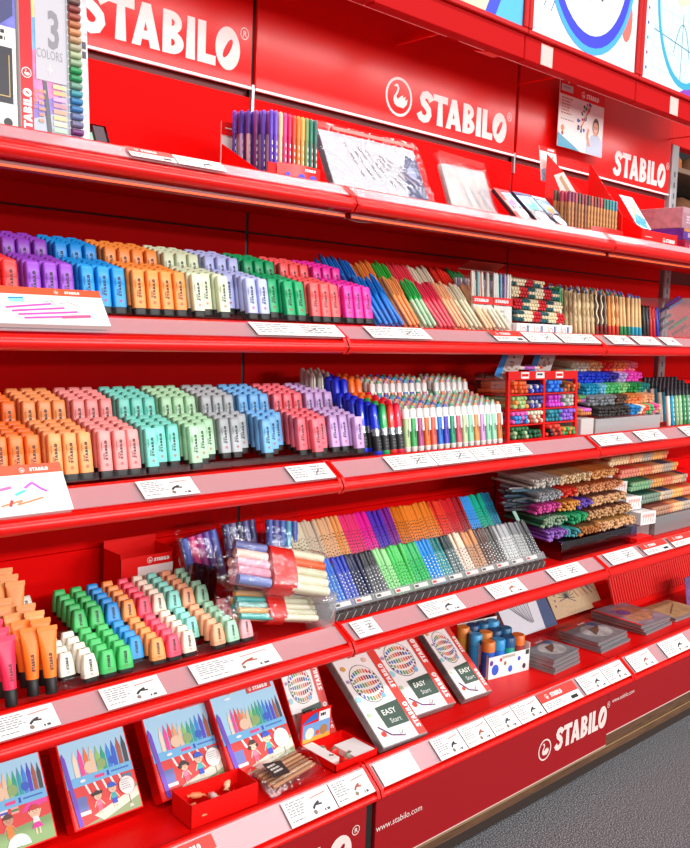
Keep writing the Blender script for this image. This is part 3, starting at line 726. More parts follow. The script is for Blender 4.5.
def f_dark(g):
    w = .09
    g.rect(0, 0, w, .40, M('e8e0dc', .25, coat=.4)); g.rect(0, .205, w, .40, M('6f6fc8', .3, noise=.5, scale=25), .0004); g.rect(0, .165, w, .205, M('e9ded2', .4), .0006)
    g.rect(.02, .055, w-.008, .165, M('25202a', .4), .0008); g.rect(.03, .068, w-.014, .070, M('c7a05a', .4), .001); g.rect(w-.016, .068, w-.014, .15, M('c7a05a', .4), .001)
    g.text('50', .04, .085, .03, M('e0b45a', .4), .001, .0, rot=math.pi/2); g.poly([(.05, .2), (.085, .23), (.085, .3), (.04, .33)], M('3a3a6a', .4), .001)
    g.rect(0, 0, w, .055, M('d5dcd4', .4), .0008); g.disc(.07, .018, .009, M('2b2426', .4), .0012); g.rect(.01, .02, .05, .03, M('d84a4a', .4), .0012)
    g.lines(.02, .172, .086, .198, 2, INK, .001)
pbox('pen_gift_box', 'tall pen box with violet picture and black panel, outermost', 'box', (-.942, -.392, Y1+.002), .09, .40, .05, M('e9e6e6', .3), [('printed_front', f_dark)], 5, 3, 'tall pen boxes on the top shelf')
# small dark acrylic wedge beside the tall box
r = thing('sample_holder', 'small dark clear wedge with pink and green cards beside the tall pen box', 'card holder', (-.695, -.36, Y1+.001), 28, 0)
b = MB(); b.box((0, 0, -.004), (.065, .075, 0), clear('6a5560', .2)); b.box((.06, 0, -.02), (.065, .07, .0), clear('6a5560', .2)); b.build('holder', r)
b = MB(); b.rect(.004, .002, .03, .03, M('f0648a', .5), .001); b.rect(.006, .03, .026, .05, M('8fb7a0', .5), .001); b.rect(.032, .002, .058, .07, M('47323c', .5), .001); b.build('colour_cards', r)

# fibre pen display (red cardboard, pens stepping back)
r = thing('pen_display', 'red cardboard display of violet and rainbow fibre pens with blue dots', 'display', (-.205, -.365, Y1), 0)
b = MB(); b.prism([(.0, .004), (-.215, .105), (-.215, .0), (.0, .0)][::-1], -.005, -.0025, CARDRED, ax=0)
b.T = None
rr_ = MB(); rr_.T = None
def tri(g, x, pts, m, t=.003): g.add([(x, v, n) for v, n in pts]+[(x+t, v, n) for v, n in pts], [tuple(range(len(pts)))[::-1], tuple(range(len(pts), 2*len(pts)))]+[(i, (i+1) % len(pts), len(pts)+(i+1) % len(pts), len(pts)+i) for i in range(len(pts))], m)
g = MB(); tri(g, -.006, [(0, 0), (0, -.20), (.115, -.20), (.012, 0)], CARDRED); g.build('side_panel', r)
g = MB(); tri(g, .168, [(0, 0), (0, -.20), (.10, -.20), (.012, 0)], CARDRED); g.build('side_panel', r)
g = MB(); g.box((-.006, 0, -.206), (.171, .175, -.203), M('f3efee', .5)); g.box((-.006, .14, -.2032), (.171, .175, -.2022), CARDRED); g.swan(.05, .158, .009, WHITE, -.2018); g.stabilo(.064, .152, .012, WHITE, -.2018); g.rect(.005, .157, .03, .160, WHITE, -.2018); o = g.build('back_card', r); o['label'] = 'white back card with red heading'
g = MB()
K = 14
for q in range(K):
    x0_, x1_ = .02+.142*q/K, .02+.142*(q+1)/K; d0, d1 = .012*math.sin(math.pi*q/K), .012*math.sin(math.pi*(q+1)/K)
    g.add([(x0_, 0, .004+d0), (x1_, 0, .004+d1), (x1_, .052, .004+d1), (x0_, .052, .004+d0)], [(0,1,2,3)], M('ee1c14', .35))
g.box((-.006, 0, -.004), (.022, .05, .0), CARDRED)
o = g.build('front_sleeve', r)
g = MB()
for u, s_ in ((.05, .010), (.09, .0155), (.13, .012)): g.disc(u, .018, .013, M('2836d8', .4), .0045+s_*.8, rv=.013)
g.stabilo(.10, .038, .007, WHITE, .0165); o = g.build('blue_dots', r)
FP = '5f3fb8 7a4fc8 f2c79a e8408a d81c5c e2452a f0862a f3b25c 7f9a5c 2f7f6a 2f6a5a'.split()
_fp = {}
def fibre_pen(cap, barrel):
    k = (cap, barrel)
    if k in _fp: return _fp[k]
    b = MB(); b.loft([(0, .008, .008), (.003, .011, .011), (.118, .011, .011), (.120, .0112, .0112)], M(barrel, .4), 8, 1)
    for q in range(5): b.box((-.0012, .02+.018*q, .0055), (.0012, .03+.018*q, .0058), WHITE)
    c = MB(); c.loft([(.118, .0128, .0128), (.168, .0125, .0125), (.175, .0105, .0105), (.177, .007, .007)], M(cap, .35), 8, 1)
    _fp[k] = proto('fibre_pen', [('barrel', b), ('cap', c)]); return _fp[k]
for j in range(6):
    for c in range(11):
        if j == 0: cap = ba = FP[c]
        else: cap = ('4a35a8', '6b48c0', '8a3f8a', '5a3a9a')[(c+j) % 4]; ba = ('b7a8dc', '5a45b0', '7c3f86', 'd0b9c4')[(c*2+j) % 4]
        stamp(fibre_pen(cap, ba), '%s fibre pen upright in the red display, %s row back, %s from its side panel' % (('rainbow' if c > 1 else 'violet') if j == 0 else 'violet', nth(j), nth(c)), 'pen',
              (-.196+.0145*c, -.358+.031*j, Y1+.002+.004*j), 2, random.uniform(-8, 8), 'fibre pens in the red display')

# polybag packs
def f_fan(g):
    g.rect(0, 0, .375, .185, M('c2c5cc', .25, coat=.5)); g.poly([(.29, 0), (.375, 0), (.375, .15), (.33, .16), (.30, .1)], M('2c3a68', .4), .0003)
    g.disc(.335, .1, .02, M('93a0c8', .4), .0005)
    for q in range(8):
        a = -1.18+.085*q; x, y = .085+.026*q, .16-.004*q; L = .11+.008*q
        for s_ in range(6): g.line([(x+L*s_/6*math.cos(a), y+L*s_/6*math.sin(a)), (x+L*(s_+1)/6*math.cos(a), y+L*(s_+1)/6*math.sin(a))], .006, M(('8d8188', 'c0b9be', '6f5a66')[(s_+q) % 3], .4), .0006)
r = pbox('pen_pack', 'wide silver pack with a fan of pens in a clear bag', 'pack', (.012, -.37, Y1+.001), .375, .185, .022, M('6a6a6c', .4), [('printed_front', f_fan)], 26, 0)
g = MB(); g.bbox((-.008, .0, -.026), (.400, .215, .006), BAG, .01); g.build('clear_bag', r)
g = MB(); g.rect(.05, .188, .38, .200, M('e8766c', .4), .007); g.build('bag_header', r)
def f_pale(g):
    g.rect(0, 0, .21, .165, M('b9b2ae', .3)); g.text('sensor', .02, .12, .014, GREYINK, .0004, .0)
    for q in range(7): g.line([(.05+.02*q, .11-.004*q), (.08+.024*q, .01)], .008, M(('b9aeb0', '94868a', 'd2c6c2', '7c7278')[q % 4], .4), .0005)
    g.rect(.16, 0, .21, .10, M('9b8c90', .5), .0003)
r = pbox('pen_pack', 'pale pack of grey pens in a red topped clear bag', 'pack', (.515, -.35, Y1+.001), .205, .165, .018, M('9a9090', .4), [('printed_front', f_pale)], 22, 0)
g = MB(); g.bbox((-.012, .0, -.02), (.225, .20, .005), BAG, .01); g.build('clear_bag', r)
g = MB(); g.poly([(-.01, .19), (.02, .185), (.20, .17), (.22, .195), (.0, .205)], CARDRED, .006); g.build('bag_header', r)['label'] = 'red bag header'
def f_cd(k):
    def f(g):
        w = (.075, .095, .085)[k]; h = .17
        g.rect(0, 0, w, h, M('2c2844', .25, coat=.5)); g.poly([(0, h*.45), (w, h*.5), (w, h*.92), (0, h*.88)], M('7fa9d8', .3, noise=.6, scale=60), .0004)
        g.rect(0, h*.92, w, h, M(('d8202c', '36306a', 'd8d4dc')[k], .4), .0004)
        g.disc(w*.5, h*.62, w*.3, M(('e06aa8', '45b0a0', 'f2a05a')[k], .4), .0007, k=14); g.disc(w*.4, h*.7, w*.15, M('f2e6ee', .4), .001, k=12)
        g.disc(w*.55, h*.25, w*.36, M(('c9d3e6', 'b8b4c8', 'dfe6f0')[k], .3), .0006, k=16, rv=h*.16); g.rect(w*.1, h*.02, w*.9, h*.07, M('e6e2e8', .4), .0006)
        if k == 0: g.rect(0, 0, w*.3, h, M('e2342c', .4), .0012); g.stabilo(w*.22, h*.3, w*.14, WHITE, .0015, rot=math.pi/2)
    return f
for k, (x, y, lb) in enumerate(((.815, -.375, 'red edged picture pack leaning beside the pale bag'), (.915, -.385, 'dark pack with teal picture leaning, middle of three'), (1.035, -.38, 'dark pack with orange picture leaning beside the fineliners'))):
    pbox('picture_pack', lb, 'pack', (x, y, Y1+.001), (.075, .095, .085)[k], .17, .014, M('2a2632', .35), [('printed_front', f_cd(k))], 47, -4+3*k, 'leaning picture packs on the top shelf')
for k in range(2):
    pbox('picture_pack', ('dark pack with teal picture behind the middle pack', 'dark pack with pale picture behind the orange picture pack')[k], 'pack', (.96+.12*k, -.30, Y1+.001), .085, .17, .014, M('2a2632', .35), [('printed_front', f_cd(1+k))], 47, 0, 'leaning picture packs on the top shelf')

# small white card, hanging poster
r = thing('picture_card', 'small white card with a slanting pencil under the header seam', 'card', (1.18, -.19, Y1+.205), 8)
g = MB(); g.box((0, 0, -.002), (.105, .13, 0), M('efe9e6', .5)); g.build('card', r)
g = MB(); g.rect(.0, .112, .105, .13, CARDRED, .0004); g.stabilo(.05, .117, .008, WHITE, .0007); g.line([(.035, .04), (.085, .1)], .006, M('c98a4a', .4), .0006); g.poly([(.0, 0), (.06, 0), (.08, .03), (.03, .05), (0, .04)], M('8fb4d0', .5, noise=.4, scale=60), .0006); g.build('print', r)
g = MB(); g.box((.04, -.205, -.006), (.06, .02, -.003), CARDRED); g.build('stand', r)
r = thing('hanging_poster', 'poster of a smiling person with coloured pens hanging below the canopy', 'poster', (1.475, -.045, .735), 0)
g = MB(); g.box((0, 0, -.003), (.325, .252, 0), M('f1eeec', .4)); g.build('sheet', r)
g = MB()
g.rect(0, .205, .325, .252, CARDRED, .0004); g.rect(.01, .218, .09, .244, M('d0c9c9', .5), .0007); g.lines(.02, .224, .08, .238, 1, GREYINK, .001)
g.swan(.165, .226, .014, WHITE, .0007); g.stabilo(.188, .217, .018, WHITE, .0007, 1.15)
g.lines(.015, .125, .10, .195, 6, M('c98a7c', .5), .0006, .45); g.lines(.015, .105, .12, .112, 1, GREYINK, .0006)
g.disc(.03, .075, .012, M('d9822a', .4), .0006); g.disc(.03, .055, .008, M('8a4a2a', .4), .0007)
for q in range(26):
    a = random.random(); g.disc(.13+.07*a+random.uniform(-.03, .03), .06+.14*a+random.uniform(-.04, .04)*(1-a), random.uniform(.004, .009), M(('3a5fb0', 'd84a6a', '6a3f8a', '3f8f6a', '2b3050')[q % 5], .4), .0006+.00005*q, k=8)
g.line([(.16, .10), (.225, .195)], .006, M('d0894a', .4), .003)
g.poly([(.20, 0), (.325, 0), (.325, .06), (.29, .085), (.24, .08), (.205, .04)], M('b9cfe6', .5), .0012)     # shirt
g.disc(.268, .115, .024, M('4a3328', .5), .0014, rv=.036); g.disc(.266, .108, .019, M('d9a184', .5), .0018, rv=.027); g.line([(.257, .099), (.275, .099)], .003, WHITE, .0022)
g.poly([(.255, .08), (.278, .08), (.276, .09), (.257, .09)], M('d09a7c', .5), .0016); g.line([(.225, .03), (.205, .07), (.215, .1)], .014, M('d9a184', .5), .0022)
for q in (0, 1): g.disc(.259+.014*q, .113, .0022, INK, .0022, k=8)
g.poly([(0, 0), (.16, 0), (.10, .022), (.04, .04), (0, .055)], M('4aa6c8', .4), .0008); g.build('print', r)
g = MB(); g.box((.06, .25, -.004), (.066, .285, -.002), WHITE); g.build('hook', r)

# fineliner display
r = thing('pen_display', 'red cardboard display of wooden brown fineliners with orange flower print', 'display', (1.135, -.35, Y1), 0)
g = MB(); g.box((0, 0, -.15), (.36, .05, -.147), CARDRED); g.box((.0, .0, 0), (.36, .018, .003), CARDRED); g.box((0, .0, -.15), (.36, .002, 0), CARDRED); g.build('tray', r)
g = MB()
for q in range(K):
    x0_, x1_ = .13+.22*q/K, .13+.22*(q+1)/K; d0, d1 = .014*math.sin(math.pi*q/K), .014*math.sin(math.pi*(q+1)/K)
    g.add([(x0_, 0, .004+d0), (x1_, 0, .004+d1), (x1_, .042, .004+d1), (x0_, .042, .004+d0)], [(0,1,2,3)], M('e0140c', .35))
for u in (.16, .21, .26, .31): g.disc(u, .012, .012, M('f08a3a', .4), .019, k=8)
g.build('front_sleeve', r)
g = MB(); tri(g, .335, [(0, .005), (0, -.15), (.30, -.15), (.30, -.14), (.10, .005)], CARDRED); g.build('side_panel', r)
g = MB(); g.poly([(.05, .04), (.34, .04), (.34, .17), (.05, .30)], CARDRED, -.146); g.poly([(.10, .23), (.16, .25), (.30, .15), (.27, .08), (.2, .12)], M('efe4dc', .4), -.1455)
g.line([(.14, .23), (.27, .13)], .018, M('c9a27a', .4), -.145); g.poly([(.24, .12), (.28, .15), (.30, .11), (.27, .085)], M('4aa0b0', .4), -.1445); g.build('back_card', r)
_fl = {}
def fineliner(cap, wood='c98c4c'):
    k = (cap, wood)
    if k in _fl: return _fl[k]
    b = MB(); b.loft([(0, .009, .009), (.003, .0125, .0125), (.112, .0125, .0125)], M(wood, .45, noise=.12, scale=90), 6, 1, smooth=False)
    for q in range(4): b.box((-.0012, .02+.02*q, .006), (.0012, .033+.02*q, .0063), M('5a3a1c', .5))
    c = MB(); c.loft([(.112, .0135, .0135), (.146, .0132, .0132), (.149, .011, .011)], M(cap, .4), 6, 1, smooth=False)
    _fl[k] = proto('wooden_fineliner', [('barrel', b), ('cap', c)]); return _fl[k]
FC = '7a1f4a b02a4a 5a3a2c 8a2030 3a2c2c b8432c 7a2a1c c22a34 2f5f4a 2f7f7a 3a8f9a 2f6f8a'.split()
for j in range(3):
    for c in range(16):
        stamp(fineliner(FC[(c*12//16+j) % 12], 'c98c4c' if c > 5 else ('a8733c', 'c4804a', '8f5a34')[c % 3]), 'wooden fineliner upright in the red display, %s row back, %s from the picture packs' % (nth(j), nth(c)), 'pen', (1.150+.0205*c, -.338+.03*j, Y1+.003+.004*j), 2, 0, 'wooden fineliners in the red display')

# box display with open picture card
r = thing('box_display', 'low red box display with slanted side and white lettering', 'display', (1.60, -.37, Y1), 0)
g = MB(); g.bbox((0, 0, -.22), (.275, .062, 0), CARDRED, .002); g.build('box', r)
g = MB(); tri(g, -.01, [(0, .002), (0, -.22), (.20, -.22), (.065, .002)], CARDRED); g.build('side_panel', r)
g = MB(); g.swan(.165, .034, .010, WHITE, .001); g.stabilo(.18, .027, .014, WHITE, .001); g.rect(.02, .036, .07, .038, WHITE, .001); g.build('lettering', r)
g = MB(); g.T = Matrix.Translation((0, .07, -.02)) @ Matrix.Rotation(-RAD(35), 4, 'X')
g.rect(0, 0, .10, .16, M('ece9e6', .4)); g.poly([(.0, .02), (.07, .0), (.10, .05), (.04, .08)], M('4a9fc0', .5, noise=.5, scale=70), .0005); g.line([(.02, .05), (.09, .13)], .01, M('c9a27a', .4), .001); g.rect(.0, .09, .06, .15, M('b7c9c4', .5), .0008)
g.build('picture_card', r)
g = MB(); tri(g, .27, [(.06, .002), (.06, -.22), (.085, -.22), (.064, .002)], CARDRED); g.build('side_panel', r)
# stacked boxes at the end of the shelf
for i, (z, h, c, tp, w) in enumerate(((0, .05, 'a81c4a', '7a1a3a', .34), (.052, .045, '5a2a8a', 'c07a3a', .33), (.099, .085, '8a3f5c', 'b78a92', .32))):
    def fs(g, c=c, h=h, tp=tp, w=w):
        g.rect(0, h*.72, w, h, M(tp, .4), .0003)
        g.lines(w*.1, h*.2, w*.5, h*.6, 3, M('d9b9c4', .5), .0003)
    pbox('gift_carton', ('crimson flat carton at the bottom of the end stack', 'violet flat carton in the middle of the end stack', 'dusty pink carton on top of the end stack')[i], 'carton', (1.915+.004*i, -.385+.012*i, Y1+.001+z), w, h, .22, M(c, .35, noise=.25, scale=25) if i < 2 else M('a87882', .4, noise=.2, scale=40), [('printed_front', fs)], 0, 0, 'cartons stacked at the end of the top shelf')

# ------------------------------------------------------------------ second shelf beyond the highlighters (surface rel -.021)
Y2 = -.0205
def pad(loc, w, h, tilt, lb, seed):
    rn = random.Random(seed)
    def f(g):
        g.rect(0, 0, w, h, M('f4f0ea', .4)); g.rect(0, h*.80, w, h, M('f0552c', .4), .0004); g.swan(w*.62, h*.89, h*.05, WHITE, .0008); g.stabilo(w*.69, h*.855, h*.07, WHITE, .0008)
        for q in range(7):
            y = h*(.12+.09*q); g.line([(w*rn.uniform(.05, .3), y), (w*rn.uniform(.6, .95), y+h*rn.uniform(-.03, .08))], .002, M(('e6d9c6', 'd9e6ea', 'e9dcd2')[q % 3], .5), .0004)
        if seed == 1:
            for q in range(4): g.line([(w*(.18+.04*q), h*(.42-.09*q)), (w*(.55+.1*q), h*(.56-.10*q))], .0045, M('ee4ab0', .5), .0008)
            g.line([(w*.6, h*.2), (w*.85, h*.25)], .007, M('f0508a', .5), .001); g.rect(w*.22, h*.58, w*.34, h*.68, M('8fe0cc', .5), .0006); g.line([(w*.22, h*.68), (w*.34, h*.7)], .004, M('1f95c4', .5), .001)
            g.line([(w*.5, h*.6), (w*.56, h*.66), (w*.58, h*.55), (w*.7, h*.62), (w*.8, h*.5)], .0015, GREYINK, .0009)
        else:
            g.line([(w*.35, h*.2), (w*.55, h*.28), (w*.5, h*.2), (w*.75, h*.3)], .004, M('f08a5c', .5), .0008); g.line([(w*.6, h*.52), (w*.68, h*.62), (w*.75, h*.48), (w*.8, h*.42)], .005, M('c85ad0', .5), .0008)
            g.line([(w*.3, h*.5), (w*.48, h*.56)], .006, M('f06ab0', .5), .0008); g.line([(w*.5, h*.4), (w*.6, h*.47)], .006, M('5ad0c8', .5), .0008); g.line([(w*.08, h*.3), (w*.3, h*.42)], .004, M('e8d08a', .5), .0008)
            g.line([(w*.43, h*.18), (w*.46, h*.3)], .006, M('e0402a', .5), .001)
    return pbox('test_pad', lb, 'pad', loc, w, h, .014, M('d9d4d0', .6), [('scribbled_sheet', f)], tilt)
pad((-.935, -.445, Y2-.014), .262, .092, 38, 'scribble test pad with an orange heading before the red highlighters', 1)
pad((-.975, -.445, -.382-.032), .225, .112, 38, 'scribble test pad with an orange heading before the deep peach highlighters', 2)

_sp = {}
def slim_pen(cap, barrel, L=.185, d=.0135):
    k = (cap, barrel, L, d)
    if k in _sp: return _sp[k]
    b = MB(); b.loft([(0, d*.6, d*.6), (.004, d*.9, d*.9), (L*.55, d*.95, d*.95)], M(barrel, .35), 8, 1)
    c = MB(); c.loft([(L*.55, d, d), (L*.93, d*.95, d*.95), (L*.985, d*.6, d*.6), (L, d*.4, d*.4)], M(cap, .35), 8, 1)
    c.box((-d*.15, L*.6, d*.45), (d*.15, L*.9, d*.68), M(cap, .35))
    _sp[k] = proto('felt_pen', [('barrel', b), ('cap', c)]); return _sp[k]
def bin_(loc, w, tilt, label, group, L=.10, dpt=.034, lip=True):
    r = thing('pen_bin', label, 'pen bin', loc, tilt, group=group)
    g = MB(); g.box((0, 0, -.003), (w, L, -.0015), TRAY); g.box((0, -.0015, -.002), (w, .0, dpt), TRAY)
    g.box((0, 0, dpt), (w, L*.5, dpt+.0012), TRAY); g.build('trough', r)
    for x in (0, w): 
        g = MB(); g.box((x-.0007, 0, -.002), (x+.0007, L*.9, dpt), TRAY); g.build('side_wall', r)
    return r
BINS0 = [('azure blue', '1a86e0', '1f7fd8', .185, 5, .112), ('apricot', 'ffab64', 'f59a5c', .305, 3, .062), ('leaf green', '35c25e', 'b9d9b4', .372, 3, .066), ('rose red', 'f2405f', 'ee5a6a', .444, 4, .075), ('light apricot', 'ffc391', 'f2b58a', .524, 3, .060), ('cream', 'ece6c8', 'dcd2b0', .59, 3, .066), ('peach', 'f6c69a', 'efc9a0', .662, 3, .062), ('ivory', 'eee8d4', 'e6dcc4', .73, 3, .066)]
BINS1 = [('deep blue', '1c7ad6', '2a66c0', .165, 5, .125), ('orange', 'ff9c4a', 'f59a5c', .30, 3, .07), ('green', '3cbf4a', '7fc98a', .378, 3, .07), ('coral red', 'f4465a', 'ee5a6a', .455, 4, .08), ('pale cream', 'ece4cc', 'dcd2b0', .54, 5, .11), ('scarlet', 'f03a2c', 'e8503c', .655, 4, .09), ('dark green', '0f8f4a', '2f9a5c', .75, 4, .07)]
for tier, BB in ((0, BINS0), (1, BINS1)):
    for (cw, cap, ba, x, n, w) in BB:
        loc = (x, -.362+.125*tier, Y2+.004+.055*tier)
        bin_(loc, w, 42, 'slanted clear bin holding %s felt pens, %s tier of the second shelf' % (cw, ('lower', 'upper')[tier]), 'slanted pen bins on the second shelf')
        for lay in (0, 1):
            for q in range(n):
                u = (q+.5)*w/n+random.uniform(-.002, .002); L = random.choice((.178, .185, .19))
                p = shift(loc, .001+random.uniform(0, .008), .008+.0145*lay, 42, u)
                stamp(slim_pen(cap, ba, L), '%s felt pen in its slanted bin, %s layer, %s across' % (cw, ('bottom', 'top')[lay], nth(q)), 'pen', p, 42+random.uniform(-1.5, 1.5), 0, '%s felt pens in a slanted bin' % cw, random.uniform(-3, 3))

# labelled packs of pens in bags
for i, x in enumerate((.665, .772)):
    r = thing('pen_bag', ('clear bag of pale pens with a red band beside the ivory pen bin', 'clear bag of pale pens with a red band beside the two-tone pencils')[i], 'pack', (x, -.325+.0*i, Y2+.002), 4, group='red banded pen bags')
    cols = ('efe9e0 d8d2c4 6fb0b0 e9a79a efe6d8 c9b8b0 e0dcd2' if i == 0 else 'ece8de dfe2da c9e0d4 6a9fd8 b59ad0 efe8dc e4dccd').split()
    for q in range(7):
        g = MB(); g.loft([(.02, .008, .008), (.195, .010, .010), (.203, .005, .005)], M(cols[q], .35), 8, 1); o = g.build('pen', r); o.location = (.010+.0138*q, .0, -.008); o.rotation_euler = (0, 0, RAD(random.uniform(-3, 3)))
    g = MB(); g.box((0, .098, .0), (.102, .122, .0012), CARDRED); g.stabilo(.008, .105, .010, WHITE, .0016, 1.6); g.build('red_band', r)
    g = MB(); g.rect(.004, .012, .098, .095, M('d9d4cc', .4, noise=.1, scale=40), .0005); g.lines(.01, .04, .06, .08, 4, GREYINK, .0009); g.rect(.02, .05, .06, .066, M('7fb8a0', .5), .0012); g.build('info_card', r)
    g = MB(); g.bbox((-.002, 0, -.018), (.104, .207, .003), CLEAR, .004); g.build('clear_bag', r)
for i in range(3):
    r = thing('pen_bag', ('clear bag of grey and violet pens standing behind the ivory bins, first', 'clear bag of grey and violet pens standing behind the ivory bins, second', 'clear bag of grey and violet pens standing behind the red banded bags')[i], 'pack', (.70+.085*i, -.22, Y2+.05), 3, group='rear pen bags')
    for q in range(6):
        g = MB(); g.loft([(.0, .008, .008), (.13, .010, .010), (.137, .005, .005)], M(('b9a8b8', '9a8fa8', 'd8d0cc', '8a6f8a', 'c4b8bc', 'e0d8d4')[(q+i) % 6], .35), 8, 1); o = g.build('pen', r); o.location = (.008+.0128*q, 0, -.006)
    g = MB(); g.bbox((-.002, -.07, -.014), (.08, .15, .003), CLEAR, .004); g.build('clear_bag', r)
# red flap hanging over the bags
r = thing('shelf_flag', 'small red sloping card with pale edge above the pen bags', 'sign', (.80, -.14, .205), -62)
g = MB(); g.box((0, 0, 0), (.20, .05, .002), M('c8281c', .5)); g.build('card', r)
g = MB(); g.box((0, -.003, 0), (.20, .0, .003), M('e8d0c4', .5)); g.build('card_edge', r)

# two-tone dipped pencils lying in bundles with their ends to the aisle
def end_pencil(body, dip, L=.16, d=.0125, dipL=.022):
    k = ('ep', body, dip, L, d)
    if k in _sp: return _sp[k]
    b = MB(); b.tube([(0, 0, -L), (0, 0, -dipL)], d/2, M(body, .45), 7); e = MB(); e.tube([(0, 0, -dipL), (0, 0, -.0025), (0, 0, 0)], [d/2*1.01, d/2*1.01, d/2*.7], M(dip, .4), 7)
    _sp[k] = proto('dipped_pencil', [('barrel', b), ('dipped_end', e)]); return _sp[k]
DP = ['0f4f58', 'e9dcbc', 'c8202c', '1a5f68', 'e6d6b0', 'd02a30']
for row in range(4):
    for lay in range(3):
        for q in range(18 if row < 3 else 13):
            x = .885+.0158*q+(.008 if lay % 2 else 0)+.012*row; z = .035+.041*row+.0118*lay-.0001*q
            if row == 3 and lay == 2: continue
            grp = (q//3+row*2) % 6
            c2 = DP[grp] if lay != 1 or grp % 3 else DP[(grp+1) % 6]
            stamp(end_pencil('0f4048' if grp % 3 == 0 else 'c9b890', c2), '%s ended pencil lying end-on in the two-tone pile, %s bundle up, %s layer, %s across' % ({'0': 'teal', 'e': 'cream', 'c': 'red', '1': 'teal', 'd': 'red'}[c2[0]], nth(row), nth(lay), nth(q)), 'pencil',
                  (x, -.335+.022*row, z), -8, random.uniform(-3, 3), 'two-tone dipped pencils')
r = thing('pencil_stand', 'clear stand with white printed front under the two-tone pencils', 'display', (.872, -.345, Y2), 0)
g = MB(); g.bbox((0, 0, -.16), (.33, .044, -.002), M('e2dedb', .4), .002); g.build('base_box', r)
g = MB()
for q in range(4): g.rect(.02+.08*q, .006, .075+.08*q, .04, M('f1efec', .4), .0); g.ring(.035+.08*q, .022, .008, .010, M('c0402c', .5), .0006, k=14); g.rect(.052+.08*q, .008, .058+.08*q, .038, M('2a4f8a', .5), .0006); g.rect(.061+.08*q, .008, .066+.08*q, .038, M('4a6f9a', .5), .0006)
g.build('printed_front', r)
for row in range(1, 4):
    g = MB(); g.box((0, .0425+.041*(row-1)+.037, -.15), (.33, .0440+.041*(row-1)+.037, -.03-.022*row), CLEAR); g.build('shelf_plate', r)

# green and blue pens upright behind, then the natural twisted pencils
def up_pencil(body, dip, top, twist=None, L=.165, d=.0155):
    k = ('up', body, dip, top, twist, L)
    if k in _sp: return _sp[k]
    b = MB(); b.loft([(.04, d, d), (L-.012, d, d)], M(body, .5, noise=.06, scale=60), 8, 1)
    if twist:
        for q in range(16):
            a = q*.8; v = .045+.0068*q
            b.poly([(d/2*math.sin(a)*.7-.003, v), (d/2*math.sin(a)*.7+.003, v), (d/2*math.sin(a+.8)*.7+.003, v+.0068), (d/2*math.sin(a+.8)*.7-.003, v+.0068)], M(twist, .5), d*.47)
    e = MB(); e.loft([(0, d*.8, d*.8), (.002, d*1.02, d*1.02), (.04, d*1.02, d*1.02)], M(dip, .4), 8, 1)
    t = MB(); t.loft([(L-.012, d, d), (L-.006, d*.62, d*.62), (L, d*.22, d*.22)], M(top, .5), 8, 1)
    _sp[k] = proto('standing_pencil', [('barrel', b), ('dipped_end', e), ('tip', t)]); return _sp[k]
PC = [('d0b484','d0b484','6a5a4a','a08050'),('e0c498','e0c498','3a4a8a','b09060'),('c8a878','c8a878','5a4a3a','967444'),('dcc296','dcc296','4a6a9a','b08f5c'),('d6ba8c','d6ba8c','7a5a3a','a5814e'),
      ('5a4030','8a2a1c','c0a080','e0cda8'),('684a38','7a2018','3a5a8a','e6d4b0'),('50382a','6a1a14','b09070','dcc8a0'),
      ('e08a3c','c8281c','4a7aa0',None),('e4a050','d0402a','d07a4a','f4d8a8'),('d88a44','c83018','4a9a7a','f0d0a0'),
      ('dcae70','2f8a4a','2f8a5a',None),('e0b67c','2f8a4a','d06a8a',None),('dab072','1f7f6a','8a3f8a',None),
      ('deb478','1fa0b8','5a7ac0',None),('e2ba80','1f9fc0','4a6ab0',None),('dcb276','25a5c4','4a6ab0',None)]
for j in range(4):
    for c in range(17):
        bd, dp, tp, tw = PC[c]
        stamp(up_pencil(bd, dp, tp, tw), 'wooden pencil standing with %s, %s row back, %s from the two-tone pile' % ('light twisted grain' if c < 5 else 'dark twisted grain' if c < 8 else 'red dipped foot' if c < 11 else 'green dipped foot' if c < 14 else 'blue dipped foot', nth(j), nth(c)),
              'pencil', (1.235+.0285*c, -.335+.038*j, Y2+.010+.008*j), 6, random.uniform(-20, 20), 'standing natural pencils', random.uniform(-2.5, 2.5))
for c, (hx, w) in enumerate((('2f9a5a', 'green'), ('3aa868', 'green'), ('6a3f9a', 'violet'), ('3f4ab0', 'blue'), ('2f9a5a', 'green'), ('58b87a', 'green'))):
    for j in range(2):
        stamp(slim_pen(hx, ('d8e4dc', hx)[j], .17, .014), '%s pen standing between the two-tone pile and natural pencils, %s row back, %s of six' % (w, nth(j), nth(c)), 'pen', (1.192+.0*c+(.004*c), -.30+.026*c+.012*j, Y2+.012), 5, 0, 'pens behind the two-tone pile')
for c, (hx, w) in enumerate((('2c2a2c', 'black'), ('33302f', 'black'), ('c8242c', 'red'), ('c02028', 'red'), ('2438a8', 'blue'))):
    for j in range(3):
        stamp(slim_pen('26242a' if j else hx, hx, .125, .017), '%s pen standing beside the clear case, %s row back, %s from the pencils' % (w, nth(j), nth(c)), 'pen', (1.732+.0265*c, -.33+.035*j, Y2+.010+.006*j), 6, 0, 'dark pens beside the clear case')
tray('pencil_tray', 'clear tray under the standing natural pencils', (1.212, -.335, Y2+.007), [.0285*q for q in range(18)], 4, .038, .038, None, .49, .018, 6)
